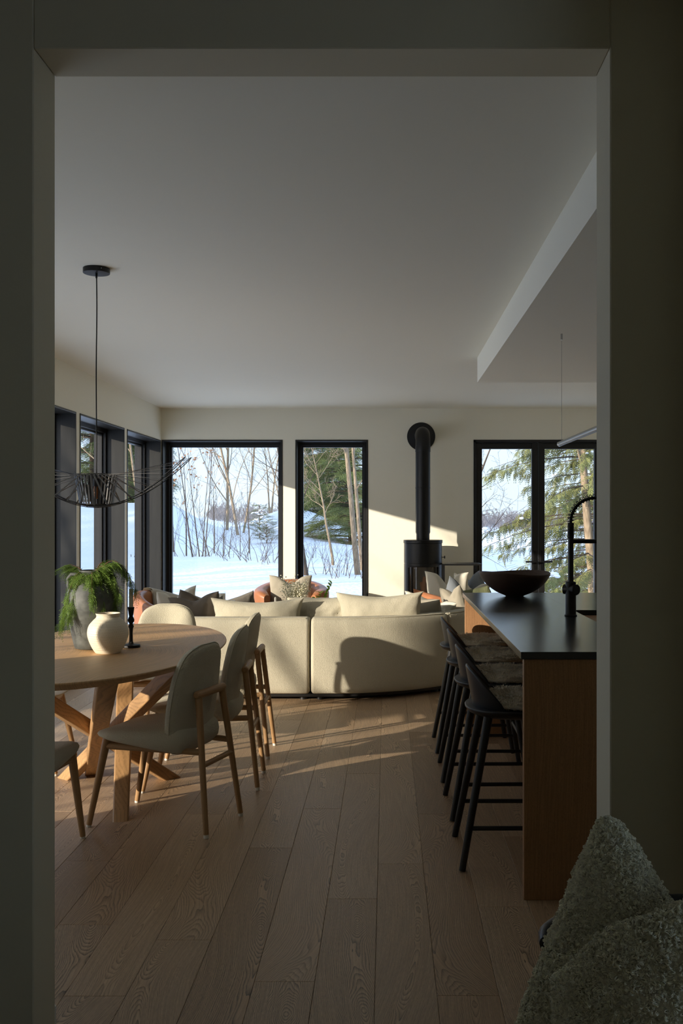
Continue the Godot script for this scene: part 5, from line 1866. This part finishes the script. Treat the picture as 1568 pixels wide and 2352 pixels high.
func island() -> void:
	var t := thing("kitchen_island", "oak-fronted kitchen island with end panels, right of the opening", "kitchen island", V(0.0, 0, 0.0))
	var X1 := 1.56
	for q in [[3.508, 3.545, "near"], [6.13, 6.168, "far"]]:
		var b := MB.new()
		b.box(V(0.506, 0.0, q[0]), V(X1 - 0.012, 0.887, q[1]), 0.0015)
		for k in b.t.size():
			b.t[k] = Vector2(b.v[k].x, b.v[k].y)
		part("end_panel", b, M.island, t)
	var b := MB.new()
	b.box(V(0.87, 0.08, 3.546), V(X1 - 0.02, 0.887, 6.129), 0.0015)
	b.box(V(0.89, 0.0, 3.546), V(X1 - 0.06, 0.08, 6.129))
	part("cabinet_body", b, M.island, t)
	var w := thing("worktop", "dark matt stone worktop with an undermounted sink on the island", "worktop")
	b = MB.new()
	var lo := 0.8875
	var hi := 0.915
	var sx := [0.99, 1.42]
	var sd := [4.3, 5.05]
	b.box(V(0.494, lo, 3.5), V(sx[0], hi, 6.19), 0.0012)
	b.box(V(sx[0], lo, 3.5), V(sx[1], hi, sd[0]))
	b.box(V(sx[0], lo, sd[1]), V(sx[1], hi, 6.19))
	b.box(V(sx[1], lo, 3.5), V(X1, hi, 6.19), 0.0012)
	part("slab", b, M.counter, w)
	b = MB.new()
	b.box(V(sx[0] - 0.004, 0.68, sd[0] - 0.004), V(sx[0], lo, sd[1] + 0.004))
	b.box(V(sx[1], 0.68, sd[0] - 0.004), V(sx[1] + 0.004, lo, sd[1] + 0.004))
	b.box(V(sx[0], 0.68, sd[0] - 0.004), V(sx[1], lo, sd[0]))
	b.box(V(sx[0], 0.68, sd[1]), V(sx[1], lo, sd[1] + 0.004))
	b.box(V(sx[0], 0.676, sd[0]), V(sx[1], 0.68, sd[1]))
	part("sink", b, mat(rgb(18, 18, 18), 0.5), w)
	# faucet
	var f := thing("spring_faucet", "tall black spring faucet by the island sink", "faucet", V(0.92, 0.9152, 4.76))
	b = MB.new()
	b.lathe(PackedVector2Array([Vector2(0.001, 0.0), Vector2(0.031, 0.0), Vector2(0.031, 0.005), Vector2(0.0275, 0.007), Vector2(0.0265, 0.012), Vector2(0.0265, 0.165), Vector2(0.024, 0.17), Vector2(0.014, 0.172), Vector2(0.0135, 0.385), Vector2(0.0001, 0.386)]), 32)
	part("body", b, M.metal_black, f)
	b = MB.new()   # lever boss across the body
	b.tube(PackedVector3Array([Vector3(-0.032, 0.132, -0.02), Vector3(-0.03, 0.132, -0.02), Vector3(0.0, 0.132, 0.0), Vector3(0.02, 0.132, 0.034), Vector3(0.021, 0.132, 0.0355)]), PackedFloat32Array([0.022, 0.025, 0.025, 0.0275, 0.025]), 24)
	part("handle", b, M.metal_black, f)
	b = MB.new()
	var prof := PackedVector2Array([Vector2(0.001, 0.384)])
	for k in 22:
		var y := 0.386 + k * 0.0036
		prof.append(Vector2(0.0165, y))
		prof.append(Vector2(0.0165, y + 0.002))
		prof.append(Vector2(0.0145, y + 0.0026))
	prof.append(Vector2(0.001, 0.466))
	b.lathe(prof, 24)
	part("threaded_collar", b, M.metal_black, f)
	var arc := PackedVector3Array([Vector3(0, 0.46, 0)])
	var CR := 0.12
	for k in 33:
		var a := PI * k / 32.0
		arc.append(Vector3(CR - cos(a) * CR, 0.468 + sin(a) * CR, 0))
	arc.append(Vector3(2 * CR, 0.36, 0))
	arc.append(Vector3(2 * CR, 0.3, 0))
	var one := PackedFloat32Array()
	one.resize(arc.size())
	one.fill(0.0075)
	b = MB.new()
	b.tube(arc, one, 12)
	part("hose", b, M.metal_black, f)
	var coil := PackedVector3Array()
	var oc := PackedFloat32Array()
	var turns := 24.0
	for k in int(turns * 14) + 1:
		var u := k / (turns * 14.0)
		var a := PI * u * 1.08 - 0.02
		var c := Vector3(CR - cos(a) * CR, 0.472 + sin(a) * CR, 0)
		var out := Vector3(-cos(a), sin(a), 0)
		var th := TAU * turns * u
		coil.append(c + out * cos(th) * 0.0145 + Vector3(0, 0, 1) * sin(th) * 0.0145)
		oc.append(0.0022)
	b = MB.new()
	b.tube(coil, oc, 6)
	part("spring", b, M.metal_black, f)
	b = MB.new()
	rod(b, Vector3(0.012, 0.372, 0), Vector3(2 * CR + 0.01, 0.372, 0), 0.0105, 0.0105, 16)
	part("holder_arm", b, M.metal_black, f)
	b = MB.new()
	rod(b, Vector3(2 * CR, 0.36, 0), Vector3(2 * CR, 0.22, 0), 0.016, 0.02, 20)
	part("spray_head", b, M.metal_black, f)
	# bowl
	var bw := thing("wooden_bowl", "large dark turned wooden bowl on the far end of the island", "bowl", V(0.797, 0.9152, 5.93), 0.35)
	b = MB.new()
	var rows := []
	var pr := smooth_open([Vector2(0.001, 0.0), Vector2(0.05, 0.0), Vector2(0.065, 0.006), Vector2(0.12, 0.03), Vector2(0.18, 0.075), Vector2(0.215, 0.122), Vector2(0.224, 0.145), Vector2(0.218, 0.149), Vector2(0.209, 0.138), Vector2(0.17, 0.088), Vector2(0.1, 0.043), Vector2(0.001, 0.03)], 5)
	for p in pr:
		var row := PackedVector3Array()
		for k in 65:
			var a := TAU * k / 64.0
			var lift := clampf(p.y / 0.149, 0, 1)
			row.append(Vector3(cos(a) * p.x * (1.0 + 0.0 * lift), p.y + lift * (0.008 * cos(2 * a + 0.7) - 0.004 * cos(a)), sin(a) * p.x * 0.94))
		rows.append(row)
	var uvs := []
	for i in rows.size():
		var uv := PackedVector2Array()
		for k in 65:
			uv.append(Vector2(pr[i].y * 5.0, k / 64.0 * 4.0))
		uvs.append(uv)
	b.gridw(rows, uvs)
	part("bowl_body", b, M.bowl, bw)
	# bar light over the island
	var l := thing("linear_pendant", "slim metal bar light hung on thin wires over the island", "pendant lamp", V(1.026, 1.839, 5.62))
	b = MB.new()
	rod(b, Vector3(0, 0, 0.0), Vector3(0, 0, 1.9), 0.0145, 0.0145, 20)
	part("tube", b, mat(rgb(150, 152, 150), 0.35, 0.6), l)
	b = MB.new()
	rod(b, Vector3(0, 0, -0.03), Vector3(0, 0, 0.012), 0.0155, 0.0155, 20)
	rod(b, Vector3(0, 0, 1.89), Vector3(0, 0, 1.93), 0.0155, 0.0155, 20)
	part("end_cap", b, M.chrome, l)
	for z in [0.035, 1.86]:
		b = MB.new()
		rod(b, Vector3(0, 0.012, z), Vector3(0, 2.48 - 1.839, z), 0.0011, 0.0011, 6)
		rod(b, Vector3(0, 2.48 - 1.839 - 0.035, z), Vector3(0, 2.48 - 1.839, z), 0.006, 0.006, 12)
		part("hanging_wire", b, M.chrome, l)

func bar_stool() -> Node3D:
	var t := thing("bar_stool", "", "bar stool", Vector3.ZERO, 0.0, "black stools with fur pads at the island")
	var b := MB.new()
	var outl := smooth_closed([Vector2(0.0, 0.2), Vector2(0.1, 0.182), Vector2(0.175, 0.12), Vector2(0.205, 0.02), Vector2(0.2, -0.1), Vector2(0.165, -0.185), Vector2(0.09, -0.215), Vector2(0.0, -0.22), Vector2(-0.09, -0.215), Vector2(-0.165, -0.185), Vector2(-0.2, -0.1), Vector2(-0.205, 0.02), Vector2(-0.175, 0.12), Vector2(-0.1, 0.182)], 5)
	var put := func(x: float, z: float, h: float) -> Vector3:
		return Vector3(x, h + 0.1 * x * x - 0.02 * clampf(-(z + 0.1) * 6.0, 0, 1), z)
	b.slab(outl, [[0.6, 0.0, 0.586], [1.0, 0.05, 0.588], [1.0, 0.012, 0.602], [1.0, 0.001, 0.616], [1.0, 0.0, 0.622], [1.0, 0.004, 0.626], [0.7, 0.0, 0.622], [0.4, 0.0, 0.618]], put)
	part("seat", b, M.blackwood, t)
	# low crescent backrest rising from the rear of the seat
	b = MB.new()
	var rows := []
	var n := 36
	for i in n + 1:
		var q := -1.0 + 2.0 * i / n
		var a := q * deg_to_rad(72.0)
		var h := 0.016 + 0.162 * pow(maxf(0.0, cos(q * PI / 2)), 0.95)
		var row := PackedVector3Array()
		for p in [[-0.008, 0.0], [-0.008, 0.5], [-0.0075, 0.94], [-0.004, 0.99], [0.0, 1.0], [0.004, 0.99], [0.0075, 0.94], [0.008, 0.5], [0.008, 0.0]]:
			var lean: float = 0.034 * h / 0.178 * p[1]
			var r: float = 0.158 + lean + p[0]
			row.append(Vector3(sin(a) * r * 1.04, 0.615 + h * p[1], cos(a) * r))
		rows.append(row)
	b.grid(rows)
	part("backrest", b, M.blackwood, t)
	var top := [Vector3(-0.125, 0.6, 0.115), Vector3(0.125, 0.6, 0.115), Vector3(-0.13, 0.6, -0.13), Vector3(0.13, 0.6, -0.13)]
	var foot := [Vector3(-0.205, 0, 0.228), Vector3(0.205, 0, 0.228), Vector3(-0.2, 0, -0.225), Vector3(0.2, 0, -0.225)]
	for k in 4:
		b = MB.new()
		rod(b, top[k], foot[k], 0.0185, 0.0135, 14, 3)
		part("leg", b, M.blackwood, t)
	for s in 2:
		b = MB.new()
		rod(b, foot[s].lerp(top[s], 0.27), foot[s + 2].lerp(top[s + 2], 0.27), 0.0095, 0.0095, 10)
		part("stretcher", b, M.blackwood, t)
	b = MB.new()
	rod(b, foot[2].lerp(top[2], 0.4), foot[3].lerp(top[3], 0.4), 0.011, 0.011, 10)
	part("footrest", b, M.blackwood, t)
	return t

func fur_pad() -> Node3D:
	var t := thing("fur_pad", "", "seat pad", Vector3.ZERO, 0.0, "fur pads on the bar stools")
	var outl := smooth_closed([Vector2(0.0, 0.128), Vector2(0.09, 0.112), Vector2(0.155, 0.06), Vector2(0.185, -0.02), Vector2(0.18, -0.12), Vector2(0.15, -0.19), Vector2(0.08, -0.213), Vector2(0.0, -0.218), Vector2(-0.08, -0.213), Vector2(-0.15, -0.19), Vector2(-0.18, -0.12), Vector2(-0.185, -0.02), Vector2(-0.155, 0.06), Vector2(-0.09, 0.112)], 5)
	var f := FastNoiseLite.new()
	f.frequency = 9.0
	var put := func(x: float, z: float, h: float) -> Vector3:
		var up := 0.1 * x * x
		var n := f.get_noise_2d(x, z)
		return Vector3(x + 0.01 * f.get_noise_2d(z * 2.0, 4.0), 0.6285 + up + h * (1.0 + 0.35 * n), z + 0.01 * f.get_noise_2d(x * 2.0, 9.0))
	var b := MB.new()
	b.slab(outl, [[0.5, 0.0, 0.001], [1.0, 0.02, 0.0], [1.0, -0.004, 0.006], [1.0, 0.0, 0.02], [1.0, 0.016, 0.032], [0.75, 0.0, 0.038], [0.4, 0.0, 0.039]], put)
	part("pad", b, M.fur_base, t)
	# tufts
	var tuft := MB.new()
	var rows := []
	for i in 4:
		var q := i / 3.0
		var row := PackedVector3Array()
		for k in 5:
			var a := TAU * (k % 4) / 4.0
			var w := 0.16 * (1.0 - q) + 0.01
			row.append(Vector3(cos(a) * w + 0.5 * q * q, q, sin(a) * w))
		rows.append(row)
	tuft.gridw(rows)
	var r := rng(404)
	var where := []
	var tints := []
	while where.size() < 5000:
		var x := r.randf_range(-0.19, 0.19)
		var z := r.randf_range(-0.225, 0.135)
		var p := Vector2(x, z)
		if r.randf() < 0.4:   # fringe round the rim
			var o1: Vector2 = outl[r.randi_range(0, outl.size() - 1)]
			p = Vector2(0, -0.045) + (o1 - Vector2(0, -0.045)) * r.randf_range(0.93, 0.995) + Vector2(r.randf_range(-1, 1), r.randf_range(-1, 1)) * 0.006
			x = p.x
			z = p.y
		if not Geometry2D.is_point_in_polygon(p, outl):
			continue
		var edge := 1.0
		for k in 16:
			var a := TAU * k / 16.0
			if not Geometry2D.is_point_in_polygon(p + Vector2(cos(a), sin(a)) * 0.022, outl):
				edge = 0.0
				break
		var base: Vector3 = put.call(x, z, 0.036 if edge > 0.5 else r.randf_range(0.0, 0.034))
		var flow := f.get_noise_2d(x * 0.7, z * 0.7 + 3.0) * 3.0
		var out := Vector3(x, 0, z + 0.045).normalized()
		var dir := Vector3(0, 1, 0) * (1.0 if edge > 0.5 else 0.25) + out * (0.5 if edge > 0.5 else 1.2) + Vector3(cos(flow), 0, sin(flow)) * 0.8
		var y := dir.normalized()
		var xx := y.cross(Vector3(sin(flow), 0.3, cos(flow))).normalized()
		var s := r.randf_range(0.007, 0.0135)
		where.append(Transform3D(Basis(xx, y, xx.cross(y)).rotated(y, r.randf() * 6.0).scaled_local(Vector3(s, s, s)), base))
		var c := r.randf_range(0.75, 1.1)
		tints.append(Color(c, c * 0.98, c * 0.95))
	M.fur.vertex_color_use_as_albedo = true
	scatter("fur", tuft.mesh(), M.fur, where, t, tints)
	return t

func stools() -> void:
	var s := bar_stool()
	var p := fur_pad()
	var names := ["nearest the viewer", "second from the viewer", "third from the viewer", "furthest along the island"]
	var turn := facing(1, 0)
	for k in 4:
		var at := V(0.53, 0, 4.005 + 0.625 * k)
		var tn: float = turn + [0.0, 0.02, -0.015, 0.0][k]
		if k == 0:
			for q in [s, p]:
				q.position = at
				q.rotation.y = tn
			s.set_meta("label", "low-backed black wooden bar stool at the island, " + names[0])
			p.set_meta("label", "grey-brown fur pad on the stool " + names[0])
		else:
			copy_of(s, "low-backed black wooden bar stool at the island, " + names[k], at, tn)
			copy_of(p, "grey-brown fur pad on the stool " + names[k], at, tn)

func foreground() -> void:
	# black wooden armchair in the hall
	var c := thing("hall_armchair", "black wooden armchair in the dark hall under the fleece cushion", "armchair", V(0.625, 0, 1.74))
	var b := MB.new()
	var place := func(x: float, z: float, h: float) -> Vector3:
		return Vector3(x, h, z)
	b.slab(oval(0.3, 0.28, 40, 3.0), [[1.0, 0.03, 0.36], [1.0, 0.004, 0.365], [1.0, 0.0, 0.38], [1.0, 0.008, 0.395], [0.6, 0.0, 0.4]], place)
	part("seat", b, M.blackwood, c)
	for q in [[-0.24, 0.22], [0.24, 0.22], [0.24, -0.22], [-0.24, -0.22]]:
		b = MB.new()
		rod(b, Vector3(q[0], 0.37, q[1]), Vector3(q[0] * 1.12, 0, q[1] * 1.12), 0.02, 0.015, 12)
		part("leg", b, M.blackwood, c)
	var arm := PackedVector3Array()
	var rad := PackedFloat32Array()
	for k in 41:
		var a := deg_to_rad(-80.0 + 160.0 * k / 40.0)
		arm.append(Vector3(sin(a) * 0.34, 0.632, -cos(a) * 0.2 + 0.03))
		rad.append(0.026 * clampf(0.5 + minf(k, 40 - k) * 0.25, 0.0, 1.0))
	b = MB.new()
	b.tube(arm, rad, 14, true, 0.8)
	part("arm_rail", b, M.blackwood, c)
	for a in [-1.35, -0.8, 0.0, 0.8, 1.3]:
		b = MB.new()
		rod(b, Vector3(sin(a) * 0.28, 0.385, -cos(a) * 0.17 + 0.03), Vector3(sin(a) * 0.337, 0.628, -cos(a) * 0.198 + 0.03), 0.012, 0.012, 10)
		part("spindle", b, M.blackwood, c)
	# fleece cushion with a deep fold
	var t := thing("fleece_cushion", "thick cream fleece cushion with a deep fold, close by at the lower right", "cushion")
	var rows := []
	var N := 64
	var f := FastNoiseLite.new()
	f.frequency = 1.0
	var pts := []
	for i in N + 1:
		var v := float(i) / N            # 0 bottom, 1 top edge
		var row := PackedVector3Array()
		for j in N + 1:
			var u := float(j) / N        # 0 left edge, 1 right edge
			row.append(fleece(u, v, 1.0, f))
		rows.append(row)
	b = MB.new()
	b.grid(rows, false, false)
	var back := []
	for i in N + 1:
		var v := float(i) / N
		var row := PackedVector3Array()
		for j in N + 1:
			row.append(fleece(float(j) / N, v, -1.0, f))
		back.append(row)
	b.grid(back, false, false)
	for side in [1.0, -1.0]:
		rows = []
		for i in N + 1:
			var row := PackedVector3Array()
			for j in N + 1:
				row.append(fold(float(j) / N, float(i) / N, side, f))
			rows.append(row)
		b.grid(rows, false, false)
	part("cushion_body", b, M.sherpa_base, t)
	# curls
	var curl := MB.new()
	for q in 3:   # three little loops of wool
		var loop := PackedVector3Array()
		var lr := PackedFloat32Array()
		for k in 6:
			var a := -0.6 + 4.2 * k / 5.0
			loop.append(Vector3(cos(a) * 0.6 + 0.35 * cos(q * 2.1), sin(a) * 0.75 + 0.2, 0.35 * sin(q * 2.1) + 0.22 * (k - 2.5) * (1.0 if q % 2 == 0 else -1.0)))
			lr.append(0.3 - 0.03 * absf(k - 2.5))
		curl.tube(loop, lr, 5, false)
	var r := rng(505)
	var where := []
	var tints := []
	for k in 80000:
		var u := 0.5 - 0.5 * cos(PI * r.randf())
		var v := sin(PI * 0.5 * r.randf()) if k % 3 != 0 else r.randf()
		var side := 1.0 if k % 8 != 0 else -1.0
		var p := fleece(u, v, side, f) if k % 2 == 0 else fold(u, v, 1.0 if k % 8 != 1 else -1.0, f)
		var s := r.randf_range(0.002, 0.0036)
		var o := Vector3(r.randf_range(-1, 1), r.randf_range(-1, 1), r.randf_range(-1, 1)) * 0.003
		where.append(Transform3D(Basis.from_euler(Vector3(r.randf() * 6, r.randf() * 6, r.randf() * 6)).scaled_local(Vector3(s, s * 1.5, s)), p + o))
		var c2 := r.randf_range(0.8, 1.1)
		tints.append(Color(c2, c2, c2 * r.randf_range(0.94, 1.0)))
	scatter("fleece_curls", curl.mesh(), M.sherpa, where, t, tints)

func fleece(u: float, v: float, side: float, f: FastNoiseLite) -> Vector3:
	# outline: left edge runs up to a peak at the left, the upper edge drops away behind the fold and climbs to the right
	var vv := v
	var left := lerpf(0.19, 0.362, pow(v, 1.25))
	var right := lerpf(0.78, 0.74, v)
	var w := u * u * 0.35 + u * 0.65
	var x := lerpf(left, right, w)
	var ut := (x - 0.37) / 0.37
	var dip := 0.15 * smoothstep(0.02, 0.36, ut) - 0.12 * smoothstep(0.5, 1.0, ut)
	if u < 0.05:
		dip += 0.014 * pow(1.0 - u / 0.05, 2.0)
	var y := lerpf(0.41, 0.9 - dip, vv)
	var k := pow(maxf(0.0, (1.0 - pow(2 * u - 1, 2.0)) * (1.0 - pow(2 * v - 1, 4.0))), 0.5)
	var d := 1.63 - 0.16 * u - side * 0.075 * k * (1.0 - (0.8 * smoothstep(0.22, 0.5, u) if side > 0.0 else 0.0))
	d += 0.008 * f.get_noise_2d(u * 6.0, v * 6.0)
	return V(x, y, d)

func fold(u: float, v: float, side: float, f: FastNoiseLite) -> Vector3:   # the near half of the cushion, folded forward
	var x := lerpf(0.27, 0.8, u)
	var top := 0.758 + (x - 0.331) * 0.56 - 0.05 * smoothstep(0.2, 0.0, u)
	var y := lerpf(0.4, top, v)
	var k := pow(maxf(0.0, (1.0 - pow(absf(2 * u - 1), 2.5)) * (1.0 - pow(v, 7.0))), 0.5)
	var um := clampf((x - 0.3) / 0.45, 0, 1)
	var d := 1.53 - 0.13 * um - 0.035 * smoothstep(0.0, 0.3, u) - side * 0.06 * k
	d += 0.008 * f.get_noise_2d(u * 6.0 + 9.0, v * 6.0)
	return V(x, y, d)

# ------------------------------------------------------------------ start
func _ready() -> void:
	var cam := Camera3D.new()
	cam.name = "camera"
	cam.projection = Camera3D.PROJECTION_FRUSTUM
	cam.near = 0.1
	cam.far = 600.0
	cam.size = 0.1 * 2352.0 / FOCAL
	cam.frustum_offset = Vector2((784.0 - CX) / FOCAL * 0.1, (CY - 1176.0) / FOCAL * 0.1)
	cam.position = V(0, EYE, 0)
	add_child(cam)
	cam.current = true
	var we := WorldEnvironment.new()
	we.name = "world_environment"
	var e := Environment.new()
	e.background_mode = Environment.BG_SKY
	e.sky = Sky.new()
	var sm := ProceduralSkyMaterial.new()
	sm.sky_top_color = rgb(160, 188, 224)
	sm.sky_horizon_color = rgb(148, 163, 175)
	sm.sun_angle_max = 75.0
	sm.sun_curve = 0.6
	sm.sky_curve = 0.22
	sm.ground_horizon_color = rgb(148, 163, 175)
	sm.ground_bottom_color = rgb(160, 170, 180)
	e.sky.sky_material = sm
	e.background_energy_multiplier = 1.0
	e.tonemap_mode = Environment.TONE_MAPPER_LINEAR
	e.tonemap_exposure = 3.2
	e.sdfgi_enabled = true
	e.ssao_enabled = true
	e.ssil_enabled = true
	we.environment = e
	add_child(we)
	var sun := DirectionalLight3D.new()
	sun.name = "sun"
	sun.light_color = rgb(255, 243, 224)
	sun.light_energy = 0.74
	sun.light_angular_distance = 0.53
	sun.shadow_enabled = true
	add_child(sun)
	sun.look_at_from_position(V(-13.2, 5.0, -10.0), V(-13.2 + 1.32, 5.0 - 0.36, -10.0 + 1.0), Vector3.UP)
	noise.seed = 3
	noise.frequency = 0.09
	noise.fractal_octaves = 3
	make_materials()
	room()
	outdoors()
	dining_set()
	living()
	stove()
	island()
	stools()
	foreground()
	pendant()
	still_life()
	trees()
